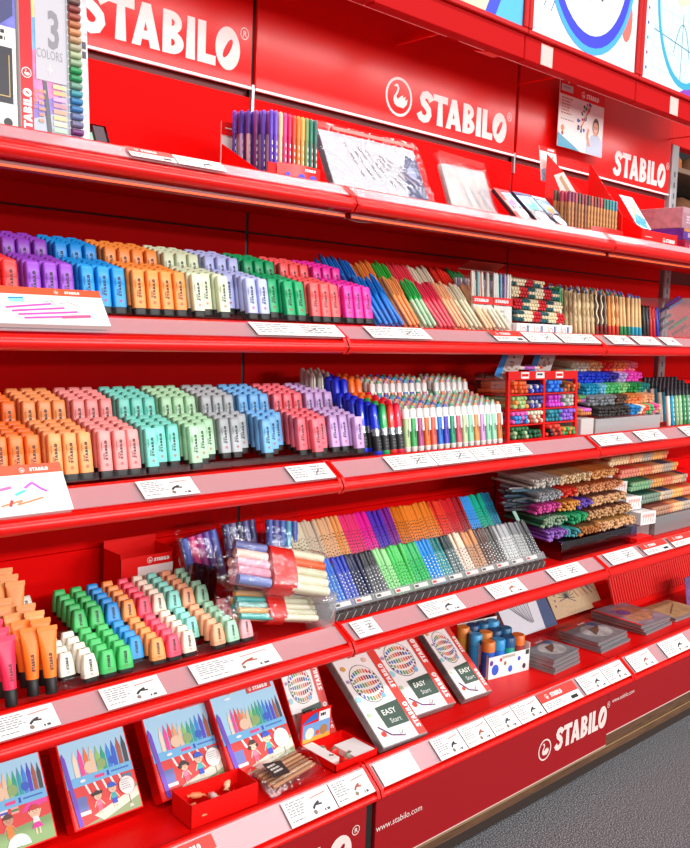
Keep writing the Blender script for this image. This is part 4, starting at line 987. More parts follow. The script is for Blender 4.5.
# clear domed case with pens
r = thing('clear_case', 'clear domed case holding blue, green and red pens', 'case', (1.86, -.34, Y2+.001), 0)
g = MB(); P = [(0, 0), (.48, 0), (.48, .11), (.42, .155), (.30, .185), (.16, .18), (.05, .14), (0, .08)]
g.prism(P, -.20, -.001, clear('e2d8dc', .12, .15, bump=.4, milky=.1), ax=2); g.build('dome', r)
g = MB(); g.bbox((.0, .0, -.2), (.48, .006, .006), TRAY, .002); g.build('base', r)
for q, (hx, w, u, v, a) in enumerate((('1f2fb8', 'blue', .05, .095, .18), ('2438c8', 'blue', .06, .108, .2), ('1f2fb8', 'blue', .06, .082, .15), ('2f9a4a', 'green', .10, .05, .3), ('38a852', 'green', .11, .038, .28), ('e02c24', 'red', .18, .012, .3), ('e8382c', 'red', .19, .026, .33), ('3a3a40', 'black', .02, .03, .1), ('33333a', 'black', .03, .06, .1))):
    p_ = (1.86+u, -.36+.02+.001*q, Y2+v)
    o = stamp(slim_pen(hx, hx, .19, .015), '%s pen lying in the clear domed case, %s' % (w, ('top of the blue ones', 'middle of the blue ones', 'lowest of the blue ones', 'upper green', 'lower green', 'lower red', 'upper red', 'lower black', 'upper black')[q]), 'pen', (1.98+u, -.27+.02*(q % 3), Y2+v*.9+.016+(.035 if w == 'blue' else .0)), 0, 10, 'pens in the clear domed case', -76)
# ------------------------------------------------------------------ third shelf beyond the highlighters
Y3 = -.386
_mk = {}
def board_marker(hx):
    if hx in _mk: return _mk[hx]
    d = .0255
    b = MB(); b.loft([(.012, d, d), (.052, d, d), (.056, d*.96, d*.96)], M('1b1a1c', .5), 12, .9)
    for q in range(3):
        for w in range(3): b.box((-.005+.004*w, .022+.009*q, d*.47), (-.003+.004*w, .025+.009*q, d*.505), M('77777a', .5))
    e = MB(); e.loft([(0, d*.8, d*.8), (.002, d*.98, d*.98), (.013, d*.98, d*.98)], M(hx, .4), 12, .9)
    g = MB(); g.loft([(.056, d*.98, d*.98), (.076, d*.94, d*.94)], M('b9bcc0', .25, metal=.8), 12, .9)
    for q in range(4): g.loft([(.059+.004*q, d*1.01, d*1.01), (.0605+.004*q, d*1.01, d*1.01)], M('8a8c90', .3, metal=.8), 12, .9)
    c = MB(); c.loft([(.076, d, d), (.11, d*.97, d*.97), (.138, d*.88, d*.88), (.146, d*.7, d*.7), (.148, d*.45, d*.45)], M(hx, .3, coat=.4), 12, .9)
    _mk[hx] = proto('board_marker', [('grip', b, 'black dotted grip'), ('end_plug', e), ('collar', g, 'silver ribbed collar'), ('cap', c)]); return _mk[hx]
BMC = [('deep blue', '0f2fd8'), ('deep blue', '0f2fd8'), ('green', '1fae58'), ('red', 'f0261c'), ('crimson', 'f01f4a')]
for tier in (0, 1):
    for c, (cw, hx) in enumerate(BMC):
        if tier and c > 3: continue
        for j in range((1 if c == 0 and not tier else 0), 5 if tier == 0 else 3):
            ww, hh = cw, hx
            if (j > 2 or tier) and c in (2, 3): ww, hh = ('orange', 'ff7a2a')
            if tier and c == 0: ww, hh = 'deep blue', '0f2fd8'
            loc = back((.196+.0305*c, -.358+.134*tier, Y3+.012+.063*tier), .0285*j)
            stamp(board_marker(hh), '%s board marker, %s tier, %s row back, %s column from the lilac highlighters' % (ww, ('lower', 'upper')[tier], nth(j), nth(c)), 'marker', loc, TH, random.uniform(-8, 8), '%s board markers' % ww)
    tray('pen_tray', 'clear tray under the board markers, %s tier' % ('lower', 'upper')[tier], (.181, -.358+.134*tier, Y3+.010+.063*tier), [.0305*q for q in range(6)], 5 if tier == 0 else 3, .0285, .0285, 'clear trays on the third shelf', .1525)
_sw = {}
def swing(hx, top):
    k = (hx, top)
    if k in _sw: return _sw[k]
    w, d = .0215, .0165
    b = MB(); b.loft([(.016, w*.98, d), (.10, w*.94, d*.94)], M(hx, .35), 10, .55)
    t = MB(); t.stabilo(.002, .045, .0045, M('3a3a3a', .5), d/2+.0004, 1.1, rot=math.pi/2)
    e = MB(); e.loft([(0, w*.7, d*.7), (.004, w*.9, d*.9), (.017, w*.98, d)], M('e9e6e0', .4), 10, .55)
    c = MB(); c.loft([(.10, w, d*1.04), (.127, w*.95, d), (.129, w*.8, d*.8)], M('f6f4f0', .3), 10, .55)
    c.box((w*.16, .062, d*.44), (w*.47, .102, d*.62), M('f6f4f0', .3))
    n = MB(); n.loft([(.128, w*.62, d*.66), (.136, w*.58, d*.62), (.1385, w*.42, d*.45)], M(top, .4), 10, .55)
    _sw[k] = proto('white_capped_pen', [('barrel', b), ('end_cup', e, 'white end cup'), ('cap', c, 'white cap'), ('button', n), ('printed_logo', t)]); return _sw[k]
SWC = [('sage', 'b3c78f'), ('green', '3aa858'), ('plum', 'b04a7c'), ('orange', 'f0702c'), ('salmon', 'e8604a'), ('blue', '1f6ac8'), ('indigo', '4a42b8'), ('teal', '12936f'), ('rose', 'd8586c'), ('pale green', 'bccf9c'), ('mint', '8fd6ac'), ('apricot', 'f2934a'), ('lilac', 'c79acb'), ('light mint', '8fd0a8'), ('sea green', '9ad6b4'), ('tangerine', 'ea7434')]
TOPS = ['c9d6b0', '7fbf8a', 'd08aa0', 'f2a06a', 'f09a84', '4a9ad8', '5a6ac8', '3fa88a', 'f0a090', 'c9d6b0', '9fdcc0', 'f2a06a', 'd6b4d8', '9fdcc0', 'b4e0c8', 'f29a6a']
for tier in (0, 1):
    for c, (cw, hx) in enumerate(SWC):
        for j in range(6 if tier == 0 else 4):
            if tier and 9 <= c <= 9: continue
            loc = back((.347+.0295*c-(.006*tier), -.360+.140*tier, Y3+.012+.064*tier), .0225*j)
            stamp(swing(hx, TOPS[(c+j) % 16] if j else TOPS[c]), 'white capped %s pen, %s tier, %s row back' % (cw, ('lower', 'upper')[tier], nth(j)), 'pen', loc, 8, 0, 'white capped %s pens' % cw)
    tray('pen_tray', 'clear tray under the white capped pens, %s tier' % ('lower', 'upper')[tier], (.332, -.360+.14*tier, Y3+.010+.064*tier), [.0295*q for q in range(17)], 6 if tier == 0 else 4, .0225, .0225, 'clear trays on the third shelf', .473, .015, 8)
for j in range(3):
    for c in range(3):
        stamp(slim_pen('cfc9bd', 'd9d2c6', .15, .018), 'grey clear-capped pen at the back beside the lilac highlighters, %s row back, %s across' % (nth(j), nth(c)), 'pen', back((.135+.03*c, -.175, Y3+.09), .022*j), 6, 0, 'grey pens at the back of the third shelf')

# clear acrylic riser with two leaning blue ruler cards
r = thing('acrylic_riser', 'clear acrylic riser behind the white capped pens', 'display', (.745, -.185, Y3), 0)
g = MB(); g.box((0, .155, -.155), (.24, .158, 0), TRAY); g.box((0, .205, -.155), (.24, .208, 0), TRAY); g.build('plate', r)
g = MB(); g.box((0, 0, -.003), (.24, .235, 0), TRAY); g.build('front_sheet', r)
for x in (0, .237):
    g = MB(); g.box((x, 0, -.16), (x+.003, .235, -.003), TRAY); g.build('side_sheet', r)
for i in range(2):
    r = thing('ruler_card', ('blue and silver card leaning above the clear riser', 'blue and silver card leaning above the red pen rack')[i], 'card', (.84+.19*i, -.285+.0*i, -.155+.002*i), 30, -30, 'leaning cards on the third shelf', roll=-28)
    g = MB(); g.box((0, 0, -.002), (.07, .125, 0), M('c9c6c0', .4)); g.build('card', r)
    g = MB(); g.rect(0, 0, .02, .125, M('3a94e0', .3), .0004)
    for q in range(22): g.disc(random.uniform(.024, .066), random.uniform(.01, .12), random.uniform(.002, .005), M(('4a4a4e', '8a8680', 'b07a5a')[q % 3], .5), .0006, k=7)
    g.build('print', r)

# red compartment rack with fineliners lying end-on
_ep = {}
def end_pen(hx, L=.15, d=.0155, nm='fineliner'):
    k = (hx, L, d, nm)
    if k in _ep: return _ep[k]
    b = MB(); b.tube([(0, 0, -L), (0, 0, -.004), (0, 0, -.0005), (0, 0, 0)], [d/2, d/2, d/2*.8, d/2*.35], M(hx, .4), 8)
    _ep[k] = (nm, proto(nm, [('barrel', b)])[1]); return _ep[k]
RX, RY, RZ = .852, -.345, Y3+.009
r = thing('pen_rack', 'red compartment rack of fineliners with two columns of four cells', 'rack', (RX, RY, RZ), 3)
W_, H_, D_ = .415, .238, .15
for u in (0, .2025, .403):
    g = MB(); g.box((u, 0, -.012), (u+.012, H_, 0), CARDRED); g.build('upright_panel', r); g = MB(); g.box((u+.005, .002, -D_), (u+.007, H_-.005, -.0125), CLEAR); g.build('clear_side', r)
for q in range(5):
    g = MB(); g.box((.012, .0+.052*q, -D_), (W_-.012, .005+.052*q, -.002), CARDRED); g.build('shelf_board', r)
g = MB(); g.box((0, H_-.028, -.004), (W_, H_, .001), CARDRED); g.build('header_board', r)
g = MB(); g.box((.012, .005, -D_), (W_-.012, H_-.005, -D_+.003), clear('c8a8a8', .1)); g.build('back_board', r)
for u, wd in ((.07, .045), (.155, .05), (.275, .045)):
    g = MB(); g.box((u, H_-.025, .001), (u+wd, H_-.003, .002), WHITE)
    if wd < .05: g.rect(u+.004, H_-.018, u+wd-.004, H_-.009, CARDRED, .0024)
    else: g.lines(u+.008, H_-.02, u+wd-.004, H_-.008, 1, INK, .0024)
    g.build('sign_plate', r)
CELL = [[('2f6a3a a9c79a 2f6a3a'.split(), '1f5f3a 0f4a3a'.split()), ('d63a2a 33302c'.split(), '28a858 f08a3a'.split())],
        [('d85aa8 2f8ad8 3a9ae0'.split(), 'd8d2b8 c03a2a'.split()), ('2a8a9a 1f7f90'.split(), '8a5ac8 9a6ad0'.split())],
        [('9ac27a f29a4c a8c88a'.split(), '3a3a8a b8bcc0'.split()), ('c83ac0 d04ac8'.split(), 'c0bcb4 8a9a8a'.split())],
        [('f06a2c e85a2a'.split(), '2a3fc0 e8e2d8'.split()), ('2f86f0 3a90f8'.split(), 'e8783a 6a4a34'.split())]]
NR = ['bottom', 'third', 'second', 'top']
CN = {'2f6a3a': 'dark green', 'a9c79a': 'sage', '1f5f3a': 'forest green', '0f4a3a': 'forest green', 'd63a2a': 'red', '33302c': 'black', '28a858': 'green', 'f08a3a': 'orange', 'd85aa8': 'pink', '2f8ad8': 'blue', '3a9ae0': 'blue', 'd8d2b8': 'cream', 'c03a2a': 'red', '2a8a9a': 'teal', '1f7f90': 'teal', '8a5ac8': 'violet', '9a6ad0': 'violet', '9ac27a': 'light green', 'f29a4c': 'orange', 'a8c88a': 'light green', '3a3a8a': 'navy', 'b8bcc0': 'silver', 'c83ac0': 'magenta', 'd04ac8': 'magenta', 'c0bcb4': 'grey', '8a9a8a': 'grey', 'f06a2c': 'orange', 'e85a2a': 'orange', '2a3fc0': 'blue', 'e8e2d8': 'white', '2f86f0': 'bright blue', '3a90f8': 'bright blue', 'e8783a': 'orange', '6a4a34': 'brown'}
for row in range(4):
    for col in range(2):
        for half in range(2):
            cs = CELL[row][col][half]; n = 0
            for lay in range(3 if half == 0 or row in (1, 2) else 2):
                for q in range(5 - lay % 2):
                    hx = cs[(q+lay) % len(cs)] if lay < 2 else cs[0]
                    u = .02+.2025*col+.088*half+.0168*(q+.5)+(.0084 if lay % 2 else 0); v = .006+.052*row+.0085+.0137*lay
                    if v > .052*(row+1)-.008: continue
                    p = shift((RX, RY, RZ), v, .006+random.uniform(-.006, .01), 3, u)
                    stamp(end_pen(hx, .145, .0155, 'rack_fineliner'), '%s pen in the rack, %s row, %s column, %s half, %s layer, %s' % (CN[hx], NR[row], ('near', 'far')[col], ('near', 'far')[half], nth(lay), nth(q)), 'pen', p, 3, random.uniform(-2, 2), 'fineliners in the red rack'); n += 1
for q, (hx, w) in enumerate((('c86ad0', 'lilac'), ('e04a2a', 'red'))):
    stamp(slim_pen(hx, 'e8d8d0', .16, .015), '%s pen lying on top of the red rack' % w, 'pen', (RX+.045+.09*q, RY+.05, RZ+H_+.009), 0, 0, None, -90)

# big stepped pile of fineliners lying end-on
ROWS = [[('33302e', 22), ('1f86c8', 6), ('efe2c4', 4), ('f0604a', 3), ('48b868', 4), ('e84a9a', 3), ('f0b08a', 3)],
        [('8f9296', 16), ('6a4a3a', 8), ('f08a4a', 10), ('f4b080', 8)],
        [('1fa0c8', 9), ('7fd0e8', 4), ('5ac878', 9), ('8fd88a', 6), ('1f9a4c', 8), ('118a80', 6)],
        [('1f3fd0', 20), ('3a2a9a', 8), ('c8a8e0', 6), ('f04ac0', 10)],
        [('e8d8b8', 9), ('f2b070', 8), ('f0301c', 7), ('f0804a', 8), ('f07a8a', 7)]]
CN2 = {'33302e': 'black', '1f86c8': 'blue', 'efe2c4': 'cream', 'f0604a': 'red', '48b868': 'green', 'e84a9a': 'pink', 'f0b08a': 'peach', '8f9296': 'grey', '6a4a3a': 'brown', 'f08a4a': 'orange', 'f4b080': 'peach', '1fa0c8': 'azure', '7fd0e8': 'pale blue', '5ac878': 'green', '8fd88a': 'light green', '1f9a4c': 'dark green', '118a80': 'teal', '1f3fd0': 'royal blue', '3a2a9a': 'indigo', 'c8a8e0': 'lilac', 'f04ac0': 'magenta', 'e8d8b8': 'cream', 'f2b070': 'apricot', 'f0301c': 'scarlet', 'f0804a': 'orange', 'f07a8a': 'rose'}
BX, BY, BZ = 1.42, -.335, -.312
count = 0; rest = MB()
for row, cs in enumerate(ROWS):
    flat = [c for c, n in cs for _ in range(n)]; n = len(flat); wid = .47
    dx = -.035*(row in (1, 2))-.06*(row in (3, 4))+.0
    for lay in range(3):
        for q in range(n):
            px_ = (wid)/n
            x = BX+dx+px_*(q+.5)+(px_/2 if lay % 2 else 0); z = BZ+.042*row+.0122*lay+random.uniform(-.0015, .0015); y = BY+.022*row-.004*lay+random.uniform(-.008, .008)
            if lay < 2 and count < 250 and q % 5 != 4:
                stamp(end_pen(flat[q],   .15, .0132), '%s fineliner in the stepped pile, %s step up, %s layer, %s across' % (CN2[flat[q]], nth(row), nth(lay), nth(q)), 'pen', (x, y, z), -6, 0, 'fineliners in the stepped pile'); count += 1
            else:
                rest.T = place_matrix((x, y, z), -6)
                rest.tube([(0, 0, -.15), (0, 0, -.004), (0, 0, 0)], [.0066, .0066, .0035], M(flat[q], .4), 7)
rest.T = None
o = rest.build('loose_fineliners'); tag(o, 'remaining coloured fineliners filling the stepped pile', 'pens', kind='stuff')
r = thing('pile_stand', 'grey clear stand under the stepped fineliner pile', 'display', (1.40, -.34, Y3+.0), 0)
g = MB(); g.bbox((.0, .0, -.19), (.49, .0615, 0), clear('d8d0d0', .2, .15, milky=.35), .002); g.build('base', r)
for q in range(1, 5):
    g = MB(); g.box((-.03, .0655+.042*q, -.17), (.47, .0665+.042*q, -.022*q-.012), CLEAR); g.build('step_plate', r)
# left flank of the pile: bundles seen from the side
for row in range(4):
    for q in range(10):
        hx = ('c8783a', 'd88a4a', 'c86ac0', 'a85a2a', 'e8a070', '8fd0c0')[(q//3+row) % 6] if q < 7 else ('d86ac8', '58b86a', 'c87a3a', '8fd0b8')[row]
        stamp(end_pen(hx, .16, .0135), '%s fineliner on the flank of the pile beside the rack, %s step, %s up' % ({'c8783a': 'brown', 'd88a4a': 'tan', 'c86ac0': 'mauve', 'a85a2a': 'dark brown', 'e8a070': 'peach', '8fd0c0': 'mint', 'd86ac8': 'mauve', '58b86a': 'green', 'c87a3a': 'brown', '8fd0b8': 'mint'}[hx], nth(row), nth(q)), 'pen',
              (1.285+.0145*(q % 5)+.012*(3-row), -.33+.02*row, Y3+.085+.047*row+.0125*(q//5)), -4, 14, 'fineliners on the flank of the pile')
r = thing('flank_stand', 'pale low block under the flank of the fineliner pile', 'display', (1.285, -.35, Y3), 0)
g = MB(); g.bbox((0, 0, -.15), (.085, .07, 0), M('c9c0bc', .4), .002); g.build('block', r)
for q in range(1, 4):
    g = MB(); g.box((.0, .0755+.047*q-.0005, -.16), (.115, .0765+.047*q-.0005, -.02*q-.02), CLEAR); g.build('step_plate', r)
for c in range(9):
    for j in range(4):
        hx = ('f0e8d8', '28a8d8', '8fc08a', 'a8d8a0', '3a9a5a', '58a878', 'e8e4dc', '2f8a5a', 'd0d4d0')[c]
        k = ('up2', hx)
        if k not in _sp:
            b = MB(); b.loft([(0, .014, .014), (.003, .018, .018), (.125, .018, .018)], M(hx, .35), 8, 1); 
            for q in range(5): b.box((-.003, .02+.02*q, .0085), (.003, .032+.02*q, .0092), M('e9efe8', .4))
            e = MB(); e.loft([(.125, .019, .019), (.155, .018, .018), (.16, .012, .012)], M('26242c', .4), 8, 1); e.box((-.002, .128, .009), (.002, .15, .012), M('26242c', .4))
            _sp[k] = proto('black_topped_pen', [('barrel', b), ('cap', e, 'black cap')])
        stamp(_sp[k], 'black topped pen beside the fineliner pile, %s row back, %s from the pile' % (nth(j), nth(c)), 'pen', (1.955+.034*c, -.345+.035*j, Y3+.012+.012*j), 7, 0, 'black topped pens on the third shelf')
# ------------------------------------------------------------------ fourth shelf beyond the minis (surface rel -.813)
Y4 = -.8125
# slanted trays of sketch markers
_sk = {}
def sketch(cap, barrel):
    k = (cap, barrel)
    if k in _sk: return _sk[k]
    d = .0148
    b = MB(); b.loft([(0, d*.7, d*.7), (.003, d*.95, d*.95), (.10, d*.97, d*.97)], M(barrel, .35), 8, .9)
    rn = random.Random(hash(k) & 255)
    for q in range(8):
        v = .015+.0105*q; b.box((-d*.16*rn.random()-.0004, v, d*.46), (d*.16*rn.random()+.0004, v+.0032, d*.505), M(('e8e8e6', '2a2a2c')[0 if cap in DARK else 1], .5))
    c = MB(); c.loft([(.10, d, d), (.142, d*.98, d*.98), (.146, d*.86, d*.86), (.147, d*.6, d*.6)], M(cap, .35), 8, .9)
    _sk[k] = proto('sketch_marker', [('barrel', b), ('cap', c)]); return _sk[k]
DARK = set('1470e0 2038a8 24284a 2a2a30 1f86d0 126a6a 2f3c3c 5a4038 55524f 4a4a4c'.split())
F0 = [('bright blue', '1470e0', 5), ('navy blue', '2038a8', 4), ('midnight', '24284a', 4), ('black', '2a2a30', 5), ('pale green', '8fd08a', 4), ('green', '48bf5a', 5), ('mid green', '2fae5c', 5), ('sea blue', '1f86d0', 4), ('teal', '126a6a', 4), ('dark slate', '2f3c3c', 4), ('beige', 'e6cdb4', 4), ('tan', 'c98a5a', 5), ('brown', '5a4038', 4), ('warm grey', '55524f', 4), ('light grey', 'a9a9aa', 5), ('grey', '77787a', 5), ('charcoal', '4a4a4c', 4)]
F1 = [('ivory', 'e8dfc0', 5), ('sand', 'dcc9b0', 5), ('peach', 'f2c092', 5), ('apricot', 'f7ad68', 4), ('hot pink', 'f23a7c', 6), ('magenta', 'f01fa0', 5), ('violet', '5a35c0', 5), ('purple', '8a2a9a', 4), ('dark orange', 'e07a1c', 5), ('orange', 'f58a2c', 7), ('amber', 'f0862a', 6), ('scarlet', 'f0402c', 5), ('red', 'd8242c', 5), ('dark red', 'a81f2c', 4), ('sky blue', '3aa0f0', 5), ('turquoise', '12b898', 6), ('sea blue', '1a86a8', 4)]
SKT = 37.
for tier, FF in ((0, F0), (1, F1)):
    flat = [(w, c) for w, c, n in FF for _ in range(n)]; n = len(flat)
    x0, wid = (.012, .98) if tier == 0 else (.025, .93)
    loc0 = (x0, -.412+.145*tier, -.787+.075*tier)
    seen = {}
    for q, (w, c) in enumerate(flat):
        i = seen.get(w, 0); seen[w] = i+1
        x = wid*(q+.5)/n+random.uniform(-.0012, .0012)
        ba = c if c in DARK else {'light grey': 'c4c4c2', 'grey': 'a8a8a6', 'tan': 'b98a6a', 'beige': 'dcc9b8'}.get(w, c)
        if tier == 0 and c in DARK: ba = {'bright blue': '3a7ad0', 'navy blue': '4a5ab0', 'black': '55555a', 'teal': '3a8a90', 'dark slate': '5a6a6a'}.get(w, c)
        p = shift(loc0, .002+random.uniform(0, .006), .009, SKT, x)
        stamp(sketch(c, ba), '%s sketch marker in the %s slanted tray, %s of its colour' % (w, ('lower', 'upper')[tier], nth(i)), 'marker', p, SKT+random.uniform(-1.5, 1.5), 0, '%s sketch markers, %s tray' % (w, ('lower', 'upper')[tier]), random.uniform(-2, 2)-(2 if tier else 0))
    r = thing('marker_tray', 'slanted clear tray of sketch markers with dark front, %s tier' % ('lower', 'upper')[tier], 'display tray', loc0, SKT, group='slanted marker trays')
    g = MB(); g.box((-.005, -.003, -.004), (wid+.005, .10, -.001), clear('e8e4e4', .15)); g.box((-.005, -.003, -.004), (wid+.005, -.0005, .03), clear('d0cccc', .15)); g.build('trough', r)
    g = MB(); g.box((-.005, .0, .018), (wid+.005, .026, .0195), clear('f4f2f2', .2, .1, milky=.12)); g.build('front_lip', r)
    for q in range(18):
        g = MB(); u = wid*q/17; g.box((u-.0006, -.0005, -.001), (u+.0006, .03, .018), TRAY); g.build('divider', r)
    if tier == 0:
        g = MB()
        for q in range(12): g.rect(.01+.079*q, .008, .07+.079*q, .021, M('cfc9c6', .4), .020)
        for q in range(12): g.rect(.014+.079*q, .011, .03+.079*q, .018, M(('4a4a4c', 'c03a30')[q % 2], .5), .0203)
        g.build('label_strip', r)
r = thing('tray_base', 'dark plastic base with pale slanting lines under the sketch markers', 'display', (.02, -.415, Y4+.001), 0)
g = MB(); g.bbox((0, 0, -.06), (.99, .022, 0), clear('7a7070', .12, .2, milky=.08), .002); g.build('base', r)
g = MB()
for q in range(32): g.line([(.012+.031*q, .001), (.026+.031*q, .021)], .0018, M('d8c8c4', .4), .001)
g.build('slanting_lines', r)

r = thing('pale_ruler', 'thin pale mint ruler leaning at the end of the grey markers', 'ruler', (.985, -.395, -.79), 37)
g = MB(); g.bbox((0, 0, 0), (.018, .20, .003), M('a8d0bc', .4), .001); g.build('blade', r)

# bagged pen packs heaped before the markers
def bagpack(lb, loc, L, W, D, tilt, yaw, roll, secs, tail=.05):
    """pillow-shaped pack along u; secs: (share, hex) bands of pens"""
    r = thing('bagged_pen_pack', lb, 'pack', loc, tilt, yaw, 'bagged pen packs heaped on the fourth shelf', roll)
    t = 0
    n = 5
    for (a, b, cols, pn) in secs:
        if cols[0] == 'card':
            g = MB(); g.T = Matrix.Rotation(math.pi/2, 4, 'Z').inverted()
            g.loft([(L*a, W*1.02, D*1.04), (L*b, W*1.02, D*1.04)], M(cols[1], .45), 16, .55); g.build(pn, r)
        else:
            for q in range(n):
                g = MB(); v = -W/2+W*(q+.5)/n; g.tube([(L*a, v, D*.22), (L*b, v, D*.22)], W/n*.52, M(cols[q % len(cols)], .4), 8); g.build(pn, r)
                if q < n-1:
                    g = MB(); g.tube([(L*a, v+W/n*.5, -D*.18), (L*b, v+W/n*.5, -D*.18)], W/n*.52, M(cols[(q+1) % len(cols)], .4), 8); g.build(pn, r)
    g = MB(); g.T = Matrix.Rotation(math.pi/2, 4, 'Z').inverted()
    g.loft([(-tail, W*.9, .004), (-tail*.4, W*1.15, D*.6), (0, W*1.16, D*1.15), (L, W*1.16, D*1.15), (L+tail*.4, W*1.15, D*.6), (L+tail, W*.95, .004)], BAG, 16, .6); g.build('clear_bag', r)
    return r
bagpack('long clear bag of cream and red pens lying on top of the heap', (-.285, -.37, -.610), .27, .12, .07, 40, 2, -19, [(0, .34, ['7a86c0', 'e08aa0', 'd8a0b4', 'f0d0c0'], 'pen'), (.58, 1, ['e6dfc0', 'e9e2c8', 'd8d0b0', 'e2602c'], 'pen'), (.36, .62, ['card', 'd8221a'], 'paper_band'), ])
bagpack('long clear bag of cream pens with red band under the heap', (-.285, -.385, -.716), .235, .08, .05, 45, 4, -15, [(0, .4, ['4ab0a8', 'e8a05a', '7fb8b0'], 'pen'), (.55, 1, ['e2dcc0', 'd6d0b4', 'efe8d0'], 'pen'), (.36, .58, ['card', 'd8221a'], 'paper_band')])
bagpack('upright clear bag of pink and violet pens at the back of the heap', (-.24, -.195, -.70), .125, .115, .035, 15, 0, 98, [(0, 1, ['4a62c0', '6a4ab0', 'b03a9a', 'f03a8a'], 'pen'), ], .045)
bagpack('upright clear bag of navy pens, middle of the back of the heap', (-.105, -.175, -.69), .125, .11, .035, 15, 0, 92, [(0, 1, ['3a3f7a', '55589a', '2f3a60', '7a78a0'], 'pen')], .045)
bagpack('upright clear bag of blue pens with white label at the back', (-.01, -.225, -.70), .135, .11, .035, 18, 0, 80, [(.3, 1, ['3a5ab0', '4aa8c8', '3f6ac0', '5a5aa0'], 'pen'), (0, .45, ['card', 'e8e0dc'], 'paper_label'), (.25, .38, ['card', 'd8221a'], 'paper_band')], .05)
r = thing('clear_pot', 'round clear pot at the front of the bagged heap', 'pot', (-.03, -.42, Y4+.002), 0)
g = MB(); g.loft([(0, .07, .07), (.003, .078, .078), (.07, .085, .085), (.08, .08, .08)], clear('e8e4de', .22, .12, milky=.15), 20, 1); g.build('pot', r)
g = MB(); g.loft([(.08, .086, .086), (.092, .086, .086), (.095, .07, .07)], clear('f0ece6', .2, .12, milky=.2), 20, 1); g.build('lid', r)
r = thing('dark_pouch', 'dark brown clear pouch beside the pink mini highlighters', 'pouch', (-.335, -.25, -.71), 20, 0, None, -20)
g = MB(); g.bbox((0, 0, -.02), (.08, .085, .01), clear('7a5048', .16, .12, bump=.5), .008); g.build('pouch', r)

# red open carton at the back
r = thing('small_carton', 'small open red carton with white wordmark behind the aqua minis', 'carton', (-.468, -.14, -.712), 0)
g = MB()
g.box((0, 0, -.09), (.155, .002, 0), CARDRED); g.box((0, 0, -.002), (.155, .09, 0), CARDRED); g.box((0, 0, -.09), (.155, .12, -.088), CARDRED); g.box((0, 0, -.09), (.002, .10, 0), CARDRED); g.box((.153, 0, -.09), (.155, .10, 0), CARDRED); g.build('carton', r)
g = MB(); g.rect(.05, .0, .155, .062, M('efdcd8', .5), .0006); g.swan(.085, .076, .008, WHITE, .0006); g.stabilo(.097, .071, .009, WHITE, .0006); g.build('print', r)
r = thing('carton_riser', 'plain red riser block under the small open carton', 'riser', (-.466, -.135, Y4), 0)
g = MB(); g.bbox((0, 0, -.085), (.15, .0985, 0), CARDRED, .002); g.build('block', r)

# pencil wall: five steps of pencils lying end-on
_pl = {}
def pencil(body, end, L=.17, d=.0105, nm='pencil'):
    k = (body, end, nm)
    if k in _pl: return _pl[k]
    b = MB(); b.tube([(0, 0, -L), (0, 0, -.012)], d/2, M(body, .4), 6); e = MB(); e.tube([(0, 0, -.012), (0, 0, -.001), (0, 0, 0)], [d/2*1.01, d/2, d/2*.75], M(end, .45), 6)
    _pl[k] = proto(nm, [('barrel', b), ('end', e)]); return _pl[k]
PWL = [[('7a3f9a', '9a6ac0', 'violet', 8), ('3a8a8a', '4aa0a8', 'teal', 4), ('6a4226', 'b5713a', 'brown', 10), ('a8743c', 'e0b080', 'tan', 18)],
       [('2f6a4a', '8fa88a', 'sage', 9), ('1a8a5a', '2fa86a', 'green', 8), ('6a3a2a', 'cfa070', 'light brown', 20)],
       [('c83a8a', 'd84a9a', 'magenta', 9), ('b06a2a', 'e09a4a', 'orange', 7), ('4a2f8a', '6a4ab0', 'indigo', 6), ('7a4a3a', 'd8a878', 'buff', 18)],
       [('8a8f94', 'a9adb0', 'grey', 10), ('d8281c', 'e8402c', 'red', 6), ('a8502a', 'e8a070', 'rust', 22)],
       [('b5aba0', 'd0c8bc', 'silver', 12), ('b58a5a', 'ecd0a4', 'natural', 14), ('d07a3a', 'f0b070', 'amber', 14)]]
cnt = 0; rest = MB()
for row, cs in enumerate(PWL):
    flat = [c for c in cs for _ in range(c[3])]; n = len(flat); wid = .56; xs = 1.075-.012*row
    for lay in range(3):
        for q in range(n):
            x = xs+wid*(q+.5)/n+(wid/n/2 if lay % 2 else 0); z = -.735+.046*row+.0115*lay+random.uniform(-.002, .002); y = -.395+.016*row-.004*lay+random.uniform(-.008, .01)+(.02 if q < 10 and row < 3 else 0)
            bd, en, w, _n = flat[q]
            if lay < 2 and cnt < 270 and q % 4 != 3:
                stamp(pencil(bd, en), '%s pencil end in the pencil wall, %s step up, %s layer, %s across' % (w, nth(row), nth(lay), nth(q)), 'pencil', (x, y, z), -4, random.uniform(-4, 4), 'pencils in the pencil wall'); cnt += 1
            else:
                rest.T = place_matrix((x, y, z), -4, random.uniform(-4, 4)); rest.tube([(0, 0, -.17), (0, 0, -.012)], .0053, M(bd, .4), 6); rest.tube([(0, 0, -.012), (0, 0, 0)], [.0053, .004], M(en, .45), 6)
rest.T = None
tag(rest.build('loose_pencils'), 'remaining pencils filling the pencil wall', 'pencils', kind='stuff')
r = thing('pencil_stack_stand', 'clear violet tinted stand under the pencil wall', 'display', (1.07, -.40, Y4), 0)
g = MB(); g.bbox((.06, .0, -.20), (.58, .066, 0), clear('b4acd8', .16, .12), .002); g.build('base', r)
for q in range(1, 5):
    g = MB(); g.box((-.03, .0675+.046*q, -.18), (.56, .0685+.046*q, -.016*q-.014), CLEAR); g.build('step_plate', r)
